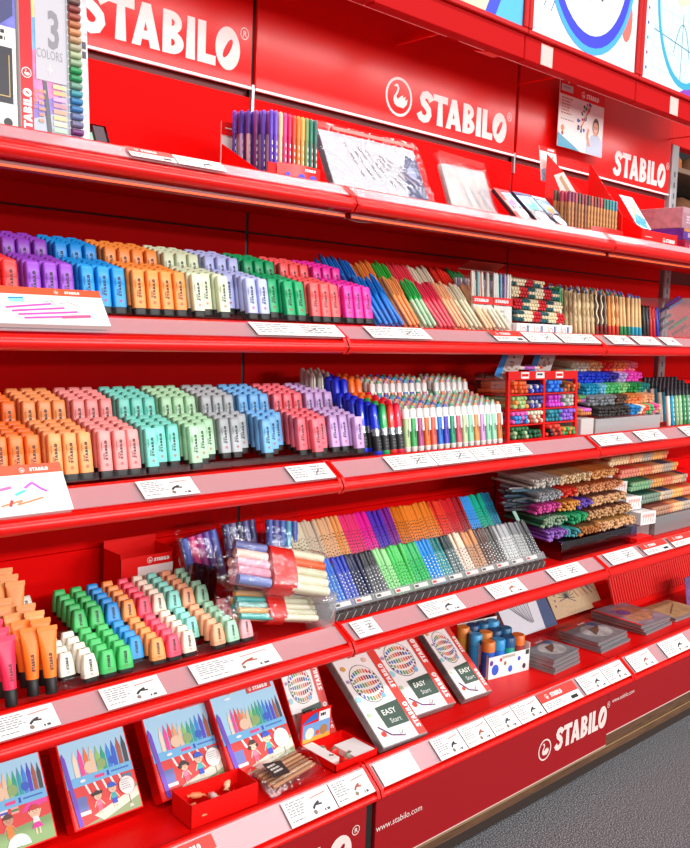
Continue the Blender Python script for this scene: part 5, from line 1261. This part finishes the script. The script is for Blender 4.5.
# dark bundle of long pencils poking out behind the grey markers
for q in range(14):
    hx = ('3a3c42', '55585c', '2f4a5a', '7a7c80', '26282c', '4a6a7a', '8a8c8c')[q % 7]
    stamp(slim_pen(hx, hx, .19, .011), 'dark pencil lying sideways behind the grey markers, %s in its bundle' % nth(q), 'pencil', (1.13, -.30+.010*(q % 4), -.645+.013*(q//2)), 0, random.uniform(-6, 6), 'dark pencils behind the grey markers', 86+random.uniform(-4, 4))

# white pencil cartons stacked in a slope and the pencils stacked behind them
for q in range(4):
    def fc(g, q=q):
        g.rect(0, 0, .10, .052, M('efe9e4', .4))
        g.rect(.01, .03, .09, .042, M('d8b8b0', .5), .0004)
        for s_ in range(5): g.line([(.015+.016*s_, .008), (.02+.016*s_, .044)], .003, M('e07a6a', .5), .0006)
    pbox('pencil_carton', 'white pencil carton with red lines beside the pencil wall, %s from the top' % nth(3-q), 'carton', (1.70-.040*q, -.385+.045*q, Y4+.055+.057*q), .10, .05, .20, M('ece6e2', .45), [('printed_end', fc)], 0, -6, 'white pencil cartons', part='carton')
r = thing('carton_stand', 'clear sloping stand carrying the white pencil cartons', 'display', (1.66, -.37, Y4), 0)
g = MB(); g.box((.0, 0, -.20), (.14, .052, -.0), clear('e0d0cc', .15, .15, milky=.2)); g.build('base', r)
g = MB(); g.box((.09, .0, -.012), (.155, .08, -.008), M('6a5a54', .4)); g.build('front_clip', r)
PR = [('8a4a3a', 'b5866a', 'brown'), ('2f5a48', '7a8f7c', 'dark green'), ('3a8a5a', '8fc090', 'green'), ('d8382c', 'f0907a', 'red'), ('d8a070', 'f0d0a0', 'natural')]
for row, (bd, en, w) in enumerate(PR):
    for lay in range(2):
        for q in range(22):
            x = 1.80-.036*row+.0215*q+(.0107 if lay else 0); z = -.725+.050*row+.017*lay
            b2, e2 = (bd, en) if q < 7 else [('c8783a', 'f0b060'), ('e05a3a', 'f0906a'), ('d08a5a', 'f2c090'), ('3a4a6a', 'c0b0a0')][(q//4+row) % 4]
            stamp(pencil(b2, e2, .16, .019, 'colouring_pencil'), '%s pencil end beyond the white cartons, %s step up, %s layer, %s across' % (w if q < 7 else 'mixed colour', nth(row), nth(lay), nth(q)), 'pencil', (x, -.385+.03*row, z), -5, random.uniform(-2, 2), 'pencils beyond the white cartons')
r = thing('pencil_step_stand', 'clear grey stepped stand under the pencils beyond the white cartons', 'display', (1.81, -.39, Y4), 0)
g = MB(); g.bbox((.0, .0, -.24), (.50, .074, 0), clear('b0a4a4', .16, .15, milky=.2), .002); g.build('base', r)
for q in range(1, 5):
    g = MB(); g.box((.0, .0745+.050*q, -.18), (.46, .0755+.050*q, -.03*q-.002), CLEAR); g.build('step_plate', r)
# flat red box lying before the pencil wall's far end
def fr(g): g.rect(.0, .008, .12, .03, M('f0ece8', .4), .0); g.rect(.0, .03, .12, .04, M('e8401c', .4), .0003)
pbox('flat_carton', 'flat red carton lying below the white pencil cartons', 'carton', (1.60, -.43, Y4+.001), .115, .022, .05, CARDRED, [], 0, 0)
# ------------------------------------------------------------------ bottom shelf (surface rel -1.150)
Y5 = -1.1495
SKY = 'a9d9f2'
def kid(g, u, v, s, hair, top, bot, skin='f0c8a8', cap=None, skirt=False, n=.0016):
    g.poly([(u-.016*s, v+.03*s), (u+.016*s, v+.03*s), (u+.012*s, v+.062*s), (u-.012*s, v+.062*s)], M(top, .5), n)
    if skirt: g.poly([(u-.026*s, v+.014*s), (u+.026*s, v+.014*s), (u+.012*s, v+.036*s), (u-.012*s, v+.036*s)], M(bot, .5), n+.0002)
    else: g.rect(u-.014*s, v+.008*s, u+.014*s, v+.034*s, M(bot, .5), n+.0002)
    for q in (-1, 1):
        g.rect(u+q*.008*s-.003*s, v-.012*s, u+q*.008*s+.003*s, v+.014*s, M(skin, .5), n)
        g.line([(u+q*.013*s, v+.057*s), (u+q*.028*s, v+(.085 if skirt else .03)*s)], .006*s, M(skin, .5), n)
    g.disc(u, v+.082*s, .022*s, M(skin, .5), n+.0003, k=16)
    g.disc(u, v+.086*s, .0235*s, M(hair, .5), n+.0004, k=12, a0=.1, a1=math.pi-.1)
    for q in (-1, 1): g.disc(u+q*.008*s, v+.082*s, .0022*s, INK, n+.0006, k=6)
    g.line([(u-.006*s, v+.072*s), (u+.006*s, v+.072*s)], .002*s, M('b04a3a', .5), n+.0006)
    if cap: g.disc(u, v+.09*s, .023*s, M(cap, .5), n+.0007, k=12, a0=0, a1=math.pi); g.rect(u, v+.089*s, u+.03*s, v+.094*s, M(cap, .5), n+.0007)
PENC = '7a3fc0 f4dcc4 f03a9a e8343a f0702c f2a05a e9c8a0 8fc85a 2fae5c 12a87c 0fa0b0 2a86e0 1f5fd0 4a3ac8 a8503c 6a4a3a 3a4048'.split()
def tin_art(w, h, pens, kind):
    def f(g):
        g.rect(.004, .004, w-.004, h-.004, M(SKY, .3, coat=.4))
        v0 = h*.40
        # scene
        if kind == 'stall':
            g.rect(.004, .004, w-.004, v0, M('e23028', .4), .0004); g.poly([(.02, .004), (w-.004, .004), (w-.004, h*.27), (w*.45, h*.06)], M('8fa070', .5), .0006); g.poly([(w*.42, .004), (w-.004, h*.14), (w-.004, h*.23), (w*.3, .02)], M('d9d2c0', .5), .0008)
            for q in range(10):
                a = w*(.2+.06*q); g.poly([(a, h*.40), (a+w*.03, h*.40), (a+w*.07, h*.30), (a+w*.04, h*.30)], WHITE if q % 2 else M('e23028', .4), .0009)
            g.rect(w*.1, h*.16, w*.25, h*.30, M('6a78b8', .5), .0007); g.rect(w*.8, h*.335, w*.93, h*.38, M('5a7a9a', .5), .0012)
            g.rect(w*.09, h*.12, w*.27, h*.155, M('e8e2e0', .5), .0008)
            kid(g, w*.40, h*.105, w*2.45, '3a2420', 'f07a9a', 'e85a7a', skirt=False); g.disc(w*.345, h*.285, w*.025, M('3a2420', .5), .0022, k=10); g.disc(w*.455, h*.29, w*.022, M('3a2420', .5), .0022, k=10)
            kid(g, w*.62, h*.12, w*2.6, '5a3420', '3ab0b0', '2a4ac0', cap='2a5ad0')
            g.disc(w*.83, h*.27, w*.115, M('f6f3ee', .5), .0024, k=22); g.ring(w*.83, h*.27, w*.11, w*.115, M('c9a8a0', .5), .0027, k=22); g.lines(w*.75, h*.22, w*.91, h*.33, 5, M('9a9a9a', .5), .0027, .3)
            g.rect(w*.825, h*.06, w*.84, h*.17, M('8a7a6a', .5), .0012); g.poly([(w*.80, h*.05), (w*.87, h*.05), (w*.85, h*.08), (w*.82, h*.08)], M('d9c8b8', .5), .0013)
        else:
            g.rect(.004, .004, w-.004, v0, M('e02c26', .4), .0004); g.poly([(.004, .004), (w-.004, .004), (w-.004, h*.24), (.004, h*.19)], M('86a86a', .5), .0006)
            for q in range(3): g.rect(w*(.2+.14*q), h*.34, w*(.3+.14*q), h*.40, (WHITE, M('e8e0e0', .5), M('f0a8a0', .5))[q], .0008); 
            for q in range(3): g.rect(w*(.2+.14*q), h*.36, w*(.3+.14*q), h*.38, M(('c83030', '3a4ac0', '3a8a4a')[q], .5), .001)
            g.poly([(w*.6, h*.32), (w*.75, h*.44), (w*.96, h*.43), (w*.96, h*.36)], M('e83aa0', .5), .0008)
            kid(g, w*.42, h*.12, w*2.9, '5a3420', 'f08a2c', 'f0802c', skin='d09a78'); kid(g, w*.77, h*.12, w*3.0, 'c83a2a', 'f4f0ee', 'e02c9a', skirt=True)
            g.disc(w*.5, h*.04, w*.15, M('f6f3ee', .5), .0024, k=22, a0=0, a1=math.pi); g.lines(w*.4, .006, w*.6, h*.10, 4, M('9a9a9a', .5), .0027, .3)
        # band, pens, heading
        g.rect(.004, v0, w-.004, h*.49, M('6fb8e6', .4), .0012); g.rect(w*.42, h*.43, w*.56, h*.46, M('e83a8a', .5), .0016); g.rect(w*.6, h*.42, w*.63, h*.47, M('2a4ac0', .5), .0016); g.rect(w*.66, h*.44, w*.92, h*.455, M('3a6ac0', .5), .0016); g.disc(w*.25, h*.445, w*.04, WHITE, .0016, k=10, rv=h*.015)
        n = pens; a0 = w*.17; st = (w*.80)/n
        for q in range(n):
            c = M(PENC[1+int(q*15/(n-1))], .4); u = a0+st*q; t = h*(.655+.02*math.sin(q*.9))
            g.poly([(u, h*.49), (u+st*.78, h*.49), (u+st*.78, t), (u+st*.55, t+h*.05), (u+st*.39, t+h*.10), (u+st*.23, t+h*.05), (u, t)], c, .0012)
        for q, c in enumerate(('e9c8a8', '8fae6a', '2a5ac8')): g.disc(w*(.38+.17*q), h*.555, w*(.075-.01*q), M(c, .35), .0017, k=16, rv=h*(.062-.01*q))
        g.poly([(w*.02, h*.70), (w*.045, h*.76), (w*.075, h*.70), (w*.13, .006), (w*.07, .006)], M('6f3fc0', .35), .0026)
        g.rect(w*.55, h*.865, w*.93, h*.945, M('d81f1c', .4), .0016); g.swan(w*.60, h*.905, h*.022, WHITE, .002); g.stabilo(w*.645, h*.885, h*.04, WHITE, .002, min(1.25, w*.26/(h*.04*4.5)))
        g.disc(w*.25, h*.88, w*.05, M('eef4f6', .5), .0016, k=10, rv=h*.012); g.disc(w*.3, h*.93, w*.03, M('e0b090', .5), .0016, k=10, rv=h*.012)
    return f
TINS = [(-1.130, .155, 'tall', 9, 'felt pen box with two playing children, cut by the near end'), (-.922, .165, 'tall', 12, 'narrow felt pen box with a child in orange and one in pink'), (-.722, .170, 'stall', 10, 'felt pen box with market stall picture and ten pens, nearest'),
        (-.510, .192, 'stall', 12, 'felt pen box with market stall picture behind the small red tray'), (-.328, .212, 'stall', 15, 'wide felt pen box with market stall picture behind the clear blister')]
for i, (x, w, kd, n, lb) in enumerate(TINS):
    y = (-.412, -.412, -.420, -.432, -.46)[i]; h = .218
    r = pbox('felt_pen_box', lb, 'box', (x, y, Y5), w, h, .042, CARDRED, [('printed_front', tin_art(w, h, n, kd))], 33, (0, 0, 0, 0, 2)[i], 'felt pen boxes leaning on the bottom shelf')
    g = MB(); g.poly([(-.0004, h*.66), (-.0004, h*.70)], INK) if False else None
    g.box((w-.012, h*.62, -.0405), (w+.0006, h*.635, -.0015), M('2a1210', .5)); g.build('lid_notch', r)
    g = MB(); g.T = Matrix.Rotation(-math.pi/2, 4, 'Y'); g.stabilo(-.032, .02, .016, WHITE, .0006, 1.2, rot=math.pi/2) if False else g.rect(-.038, .02, -.006, h*.5, M('c8140f', .4), .0006); g.build('side_print', r)

# small red tray with wrapped erasers
r = thing('small_tray', 'small open red tray of wrapped sweets in front of the felt pen boxes', 'tray', (-.500, -.535, Y5), 0, -2)
g = MB(); w, d, h = .185, .085, .055
g.box((0, 0, -d), (w, .002, 0), CARDRED); g.box((0, 0, -.0025), (w, h, 0), CARDRED); g.box((0, 0, -d), (w, h, -d+.0025), CARDRED); g.box((0, 0, -d), (.0025, h, 0), CARDRED); g.box((w-.0025, 0, -d), (w, h, 0), CARDRED); g.build('tray', r)
for q in range(9):
    g = MB(); c = ('f0a070', 'f0dcc8', 'e88a5a', 'f4c8a0', 'efe4dc')[q % 5]
    g.loft([(-.024, .016, .002), (-.016, .006, .005), (-.011, .016, .013), (.011, .016, .013), (.016, .006, .005), (.024, .016, .002)], M(c, .3, noise=.2, scale=120), 10, .8)
    o = g.build('wrapped_eraser'); tag(o, 'wrapped orange and white sweet in the small red tray, %s from its near end' % nth(q), 'sweet', 'wrapped sweets in the red tray')
    place(o, (-.466+.0148*q, -.515+.028*(q % 3), Y5+.012+.016*((q+1) % 2)), 80, 40*q)
# clear blister with wooden pencils
r = thing('blister_pack', 'clear blister of wooden pencils lying beside the small red tray', 'pack', (-.285, -.553, Y5+.003), 80, 8)
for q in range(6):
    g = MB(); g.tube([(.02, .018+.0125*q, -.0+.016), (.17, .022+.0125*q, .016), (.183, .022+.0125*q, .016)], [.0056, .0056, .001], M(('b5805a', 'c99a74', '9a6a4a')[q % 3], .5), 6); g.build('pencil', r)
g = MB(); g.loft([(-.005, .18, .004, .1, .002), (-.005, .205, .006, .1, .002), (.05, .215, .045, .1, .018), (.095, .20, .03, .1, .014), (.105, .17, .004, .1, .002)], BAG, 20, .7); g.build('blister', r)
g = MB(); g.poly([(.02, .02), (.07, .01), (.085, .06), (.035, .075)], M('3a3230', .4), .042); g.lines(.035, .025, .07, .06, 3, M('d9d0c8', .5), .0425); g.build('label', r)
# pencil case with green label and the small red display before it
def easy(w, h, strip_w):
    def f(g):
        g.rect(.003, .003, w-.003, h-.003, M('f5f2ee', .35, coat=.3))
        cu, cv, ru, rv = w*.42, h*.64, w*.30, h*.21
        g.disc(cu, cv, ru, M('3f3a3a', .4), .0006, rv=rv, k=26); g.disc(cu, cv, ru*.96, M('f0e9e2', .4), .0009, rv=rv*.97, k=26)
        PC_ = '2a3f9a 3a6ad0 2f8a9a 3a9a5a 8a8f5a d0a060 e0703a d83a3a a83a5a 6a4a3a'.split()
        for q in range(10):
            t = (q+.5)/10*2-1; u = cu+ru*t*.92; L = rv*math.sqrt(max(0, 1-t*t*.9))*.9
            for s_ in range(5):
                a, b = cv-L+2*L*s_/5, cv-L+2*L*(s_+.62)/5; g.rect(u-ru*.062, a, u+ru*.062, b, M(PC_[(q+s_ % 2*3) % 10], .4), .0012)
        g.poly([(w*.30, h*.16), (w*.78, h*.16), (w*.80, h*.40), (w*.28, h*.38)], M('3f564a', .5), .0018)
        g.text('EASY', w*.35, h*.285, h*.055, M('e9ece4', .5), .0022, .015); g.text('Start', w*.42, h*.195, h*.05, M('e9ece4', .5), .0022, -.005)
        for q, (a, b, c, s_) in enumerate(((.08, .5, '9fd4dc', .06), (.13, .84, 'd9a05a', .05), (.85-strip_w, .88, 'e9c0b0', .05), (.1, .33, 'b8d0a8', .04), (.16, .12, 'd83a2a', .05), (.8-strip_w, .48, '7fb8d8', .05), (.08, .7, 'b090c0', .035))):
            g.disc(w*a, h*b, w*s_, M(c, .4), .0014, k=16)
        g.line([(w*.12, h*.2), (w*.3, h*.09), (w*.55, h*.05)], .004, M('6a2a6a', .5), .002); g.ring(w*.52, h*.085, w*.05, w*.058, GREYINK, .002, k=18); g.line([(w*.5, h*.085), (w*.515, h*.075), (w*.54, h*.1)], .003, GREYINK, .002)
        g.rect(w*(1-strip_w), .003, w-.003, h-.003, M('e0483e', .4), .0012); g.stabilo(w*(1-strip_w*.25), h*.52, w*strip_w*.5, WHITE, .0016, 1.1, rot=math.pi/2); g.stabilo(w*(1-strip_w*.25), h*.08, w*strip_w*.5, WHITE, .0016, 1.1, rot=math.pi/2)
    return f
pbox('pencil_carton', 'small pencil box with dark green label and red edge behind the red display tray', 'carton', (-.065, -.40, Y5+.0), .135, .24, .02, CARDRED, [('printed_front', easy(.135, .24, .22))], 30, 0, 'pencil boxes with dark green labels')
for i, (x, y, w, h, tl, yw, lb) in enumerate(((.090, -.560, .168, .300, 55, -3, 'large white pencil box with green label, nearest the joint'), (.300, -.475, .180, .285, 53, -3, 'large white pencil box with green label, middle of three'), (.515, -.490, .125, .285, 53, -3, 'white pencil box with green label and rounded end beside the bare shelf'))):
    pbox('pencil_carton', lb, 'carton', (x, y, Y5), w, h, .026, M('8a8684', .5, noise=.2, scale=50), [('printed_front', easy(w, h, .2))], tl, yw, 'large white pencil boxes')
r = thing('sharpener_display', 'small red open tray of sharpeners with a raised picture card', 'display', (-.072, -.548, Y5), 0, 0)
g = MB(); w, d, h = .152, .14, .022
g.box((0, 0, -d), (w, .002, 0), CARDRED); g.box((0, 0, -.002), (w, h, 0), CARDRED); g.box((0, 0, -d), (w, h, -d+.002), CARDRED); g.box((0, 0, -d), (.002, h, 0), CARDRED); g.box((w-.002, 0, -d), (w, h, 0), CARDRED); g.build('tray', r)
g = MB(); g.box((.002, .002, -d+.002), (.04, .02, -.03), M('e9e4de', .4)); g.box((.075, .002, -d+.05), (.148, .019, -.004), M('ece6e2', .4)); g.lines(.09, .0, .14, .018, 1, GREYINK, -.0035); g.build('divider_card', r)
g = MB(); g.box((0, .0, -d-.003), (.108, .105, -d), CARDRED); g.build('back_card', r)
g = MB(); g.T = Matrix.Translation((0, 0, -d+.0006)); g.rect(.006, .02, .104, .072, M('6f9fd0', .4), 0); g.rect(.006, .02, .104, .034, M('e0a83a', .5), .0004); g.disc(.03, .045, .016, M('e9d8c8', .5), .0006, k=14); g.disc(.058, .042, .007, M('d8502a', .5), .0006, k=10); g.disc(.08, .045, .014, M('a8784a', .5), .0006, k=12); g.rect(.062, .072, .102, .098, WHITE, .0006); g.lines(.068, .078, .098, .092, 1, INK, .001)
g.poly([(.0, .075), (.06, .08), (.055, .1), (.03, .092)], M('2a6ac8', .4), .0006); g.build('picture', r)
for q, (u, n_, c, w_) in enumerate(((.03, .05, '8fae8a', 'green'), (.062, .075, 'e0241c', 'red'), (.08, .035, 'a8c0a0', 'pale green'), (.055, .022, 'e83428', 'red'), (.045, .10, '9ab890', 'green'))):
    g = MB(); g.loft([(0, .022, .014), (.012, .022, .014), (.016, .018, .010)], M(c, .4), 8, .3); g.box((-.006, .0155, -.004), (.006, .018, .004), M('8a7a6a', .4))
    o = g.build('sharpener'); place(o, (-.072+u, -.548+n_, Y5+.003), 0, 25*q-30); tag(o, '%s sharpener in the small red tray, %s' % (w_, ('behind the front edge', 'largest, in the middle', 'by the white divider', 'by the front edge', 'at the back card')[q]), 'sharpener', 'sharpeners in the small red tray')

# dotted carton with paint tubs
r = thing('tub_carton', 'white dotted open carton holding paint tubs with blue and orange lids', 'carton', (.735, -.405, Y5), 0, -8)
w, d, h = .19, .165, .075; wm = M('f2eeea', .45)
g = MB(); g.box((0, 0, -d), (w, .002, 0), wm); g.box((0, 0, -.002), (w, h, 0), wm); g.box((w-.002, 0, -d), (w, h+.02, 0), wm)
g.add([(0, 0, 0), (0, 0, -d), (0, .14, -d), (0, .14, -d*.55), (0, h, -.0)], [(0, 1, 2, 3, 4)], wm); g.box((0, 0, -d), (w, .14, -d+.002), wm); g.build('carton', r)
g = MB()
for q, (u, v, c, s_) in enumerate(((.03, .03, '2a62d0', .016), (.075, .045, '8a7a3a', .006), (.10, .022, '2a6ad8', .010), (.14, .05, '2a62d0', .007), (.165, .02, '3a3a4a', .008), (.055, .06, 'c83a5a', .006), (.012, .055, '6a3f9a', .008))): g.disc(u, v, s_, M(c, .4), .0006, k=14, rv=s_*1.15)
g.rect(.06, .062, .12, .071, M('b8b0a0', .4), .0006); g.rect(.17, .058, .186, .074, M('3a4a3a', .4), .0006); g.build('dot_print', r)
g = MB(); g.T = Matrix.Translation((-.0006, 0, 0)) @ Matrix.Rotation(-math.pi/2, 4, 'Y')
for q, (u, v, c, s_) in enumerate(((-.03, .03, '2a62d0', .014), (-.08, .06, '3a7ad8', .014), (-.12, .1, '3a3a3a', .008))): g.disc(u, v, s_, M(c, .4), .0, k=14)
g.rect(-.13, .0, -.03, .02, M('d8281f', .4), 0); g.build('side_print', r)
TUB = [('2a5fc0', 'f08a3c'), ('1f78d8', '3aa8e8'), ('12a088', '1f5f90'), ('9a2a24', 'f07a2c')]
for j in range(3):
    for q in range(4):
        cb, cc = TUB[(q+0*j) % 4] if j == 0 else [('c83a2a', '1f6f9a'), ('2a9ad8', '4ab0e8'), ('e0a02a', 'f0913c'), ('2a6ab0', '1f4f80')][(q+j) % 4]
        b = MB(); b.loft([(0, .041, .041), (.004, .045, .045), (.082, .045, .045), (.088, .04, .04)], M(cb, .3, coat=.3), 16, 1)
        c = MB(); c.loft([(.086, .046, .046), (.116, .046, .046), (.119, .04, .04)], M(cc, .35), 16, 1)
        pr_ = proto('paint_tub', [('tub', b), ('lid', c)])
        a = RAD(-8); u, n_ = .025+.046*q, -.026-.05*j
        stamp(pr_, 'tub with %s lid in the dotted carton, %s row, %s from the pencil boxes' % ({'f08a3c': 'orange', '3aa8e8': 'light blue', '1f5f90': 'dark blue', 'f07a2c': 'orange', '1f6f9a': 'dark blue', '4ab0e8': 'light blue', 'f0913c': 'orange', '1f4f80': 'dark blue'}[cc], ('front', 'middle', 'back')[j], nth(q)), 'paint tub',
              (.735+u*math.cos(a)-n_*math.sin(a), -.405+u*math.sin(a)-n_*math.cos(a), Y5+.004+.012*j), 0, 0, 'paint tubs in the dotted carton')

# leaning silver and kraft sheets, flat tins, red hanging pencils
def f_silver(g):
    g.rect(0, 0, .30, .27, M('dfe3ea', .2, coat=.5)); g.poly([(.22, 0), (.30, 0), (.30, .24), (.25, .2)], M('46587e', .4), .0003); g.disc(.245, .21, .04, M('4a5f8a', .4), .0005, k=18); g.disc(.245, .21, .028, M('7a90b8', .4), .0008, k=18)
    for q in range(11):
        a = .7+.1*q; u, v = .04+.014*q, .135; g.line([(u, v), (u+.09*math.cos(-a), v-.10*math.sin(a))], .0035, M(('55555c', 'a8a4aa')[q % 2], .5), .0006)
pbox('pencil_case_tin', 'silver pencil tin with a fan picture leaning behind the flat tins', 'tin', (1.085, -.235, Y5), .30, .27, .02, M('9a9ca4', .3), [('printed_front', f_silver)], 35, 0, 'leaning pencil tins')
def f_kraft(g):
    g.rect(0, 0, .34, .26, M('c8ab86', .6, noise=.08, scale=80))
    for q in range(5): g.line([(.10+.018*q, .235), (.20+.034*q, .06)], .005, M(('a8503a', 'c87a5a', '8a4030', '6a4a3a', 'b86a4a')[q], .5), .0006)
    g.line([(.26, .25), (.255, .21), (.28, .17), (.27, .12), (.29, .08)], .008, M('3a6ac0', .5), .0006)
    for q in range(14):
        a = -.4+.28*q; g.line([(.12, .07), (.12+.055*math.cos(a), .07+.06*math.sin(a))], .003, M('3a3a44', .5), .0006)
    for q in range(9): g.disc(.03+.007*q, .05+.021*q, .005, M('5a5048', .5), .0006, k=8)
pbox('pencil_case_tin', 'kraft brown pencil tin with drawn pencils and blue squiggle leaning', 'tin', (1.43, -.20, Y5), .34, .26, .018, M('9a7a58', .5), [('printed_front', f_kraft)], 32, 0, 'leaning pencil tins')
def flat_tin(name, lb, loc, w, d, h, yaw, art, group):
    r = thing(name, lb, 'tin', loc, 90, yaw, group)
    g = MB(); g.bbox((0, 0, 0), (w, d, h*.52), M('a8a6a6', .3, metal=.5), .003); g.build('base', r)
    g = MB(); g.bbox((-.001, -.001, h*.55), (w+.001, d+.001, h), M('8e8d90', .3, metal=.5), .003); g.build('lid', r)
    g = MB(); art(g, w, d, h+.0004); g.build('printed_lid', r)
    return r
def a_wing(g, w, d, n):
    g.rect(.004, .004, w-.004, d-.004, M('77767a', .4, noise=.2, scale=60), n); g.disc(w*.55, d*.45, w*.34, M('a8a6a4', .4, noise=.3, scale=40), n+.0003, rv=d*.34, k=24)
    for q in range(14): g.line([(w*.35+w*.02*q, d*.3+d*.01*q), (w*.5+w*.025*q, d*.62)], .003, M(('2f2c30', '8a5a44')[q % 2], .5), n+.0006)
    g.disc(w*.8, d*.75, w*.1, M('4a5f8a', .4), n+.0004, k=14); g.rect(.004, d-.02, w-.004, d-.004, M('d8281f', .4), n+.0005); g.stabilo(w*.55, d-.017, .009, WHITE, n+.0008)
def a_red(g, w, d, n):
    a_wing(g, w, d, n); g.rect(.004, .004, w*.08, d-.004, M('d8281f', .4), n+.0007)
def a_cosmic(g, w, d, n):
    g.rect(.004, .004, w-.004, d-.004, M('8a7a86', .4, noise=.35, scale=18), n)
    g.poly([(w*.1, d*.2), (w*.5, d*.1), (w*.95, d*.3), (w*.9, d*.7), (w*.4, d*.85)], M('b07a5c', .4, noise=.4, scale=25), n+.0003); g.disc(w*.4, d*.6, w*.14, M('5a4f9a', .4, noise=.5, scale=60), n+.0006, k=18); g.disc(w*.3, d*.75, w*.04, M('3a5fd0', .4), n+.0008, k=12)
    g.rect(.0, .0, w*.06, d, M('e0281f', .4), n+.001)
for q in range(4): flat_tin('pencil_tin', 'flat grey pencil tin in the stack beside the tub carton, %s' % ('lowest', 'second up', 'third up', 'topmost with wing picture')[q], (.950+.006*(q % 2), -.515+.006*(q // 2), Y5+.0125*q), .17, .14, .0118, 3+2*(q % 2), a_red if q == 2 else a_wing, 'flat tins beside the tub carton')
for q in range(3): flat_tin('pencil_tin', 'flat grey pencil tin in the stack past the joint, %s' % ('lowest', 'middle', 'topmost with wing picture')[q], (1.262+.006*(q % 2), -.505+.008*q, Y5+.0125*q), .21, .165, .0118, 2+2*(q % 2), a_wing, 'flat tins past the joint')
for q in range(3): flat_tin('pencil_tin', 'flat pencil tin in the last stack, %s' % ('lowest, grey', 'middle, grey', 'topmost with purple orange picture and red edge')[q], (1.580-.010*q, -.505+.006*q, Y5+.0135*q), .215, .225, .0128, 2-4*(q == 2), a_cosmic if q == 2 else a_wing, 'flat tins in the last stack')
_rp = None
for q in range(36):
    b = MB(); b.loft([(0, .013, .013), (.002, .0135, .0135), (.15, .0135, .0135)], M('e8140e', .4), 8, .8)
    e = MB(); e.loft([(.15, .0125, .0125), (.17, .0135, .0135), (.19, .005, .005)], M('e9dcd0', .4), 8, .9)
    if _rp is None: _rp = proto('red_pencil', [('barrel', b), ('tip', e, 'pale tip')])
    stamp(_rp, 'red pencil standing in the row at the far end, %s from the kraft tin' % nth(q), 'pencil', (1.72+.0195*q, -.285, Y5+.03), 14, 0, 'red pencils at the far end', 6)
r = thing('pencil_riser', 'red block under the row of red pencils', 'riser', (1.70, -.29, Y5), 0)
g = MB(); g.bbox((0, 0, -.10), (.73, .028, 0), CARDRED, .002); g.build('block', r)
r = thing('tip_card', 'pale violet card standing beyond the red pencils', 'card', (2.08, -.42, Y5+.001), 10)
g = MB(); g.box((0, 0, -.003), (.16, .12, 0), M('6a4a7a', .5, noise=.4, scale=50)); g.build('card', r)

def a_kraft(g, w, d, n): g.rect(.004, .004, w-.004, d-.004, M('a8845c', .6, noise=.2, scale=30), n); g.line([(w*.2, d*.3), (w*.8, d*.7)], .006, M('6a4a30', .5), n+.0004)
flat_tin('pencil_tin', 'flat kraft brown tin lying beyond the last stack of tins', (1.83, -.495, Y5), .22, .16, .016, -2, a_kraft, None)
# ------------------------------------------------------------------ light
def area(name, loc, rot, sx, sy, e, col=(1, 1, 1)):
    l = bpy.data.lights.new(name, 'AREA'); l.shape = 'RECTANGLE'; l.size = sx; l.size_y = sy; l.energy = e; l.color = col
    o = bpy.data.objects.new(name, l); COL.objects.link(o); o.location = loc; o.rotation_euler = rot; return o
for i, x in enumerate((-3.2, -.8, 1.6, 4.0)):
    area('ceiling_lamp', (x, -3.0, 5.2), (RAD(12), 0, 0), 2.2, .3, 85)
for i, x in enumerate((-2., .5, 3., 5.5)):
    area('ceiling_lamp', (x*1.3, -8.5, 4.0), (RAD(50), 0, 0), 2.2, .4, 260)
for i, x in enumerate((5.6, 8.2)):
    area('ceiling_lamp', (x, -13.5, 3.1), (RAD(45), 0, 0), 2.2, .5, 350)
for a, b in ((-.62, -.01), (.0, .59), (.61, 1.23), (1.28, 2.44)):  # added lights hidden behind the canopy, brightening a band on the header panels
    area('added_header_light', ((a+b)/2, -.25, H+.9005), (0, 0, 0), b-a-.04, .022, 4.5*(b-a), (1, .93, .9))
W = bpy.data.worlds.new('World'); SC.world = W; W.use_nodes = True
W.node_tree.nodes['Background'].inputs[0].default_value = (1, .98, .97, 1)
W.node_tree.nodes['Background'].inputs[1].default_value = .42

# ------------------------------------------------------------------ camera
cam = bpy.data.cameras.new('camera'); co = bpy.data.objects.new('camera', cam); COL.objects.link(co); SC.camera = co
yaw, pit, rol = RAD(43.07), RAD(4.45), RAD(2.27)
f = Vector((math.sin(yaw)*math.cos(pit), math.cos(yaw)*math.cos(pit), -math.sin(pit))); r_ = Vector((math.cos(yaw), -math.sin(yaw), 0)); u_ = r_.cross(f)
r2 = math.cos(rol)*r_+math.sin(rol)*u_; u2 = -math.sin(rol)*r_+math.cos(rol)*u_
co.matrix_world = Matrix.Translation((-1.612, -2.175, H)) @ Matrix((r2, u2, -f)).transposed().to_4x4()
cam.sensor_fit = 'HORIZONTAL'; cam.sensor_width = 36; cam.lens = 907.4/690*36; cam.shift_y = -30.2/690; cam.clip_start = .05
vs = SC.view_settings; vs.view_transform = 'Standard'; vs.look = 'None'; vs.exposure = -.43; vs.gamma = 1; vs.use_curve_mapping = False
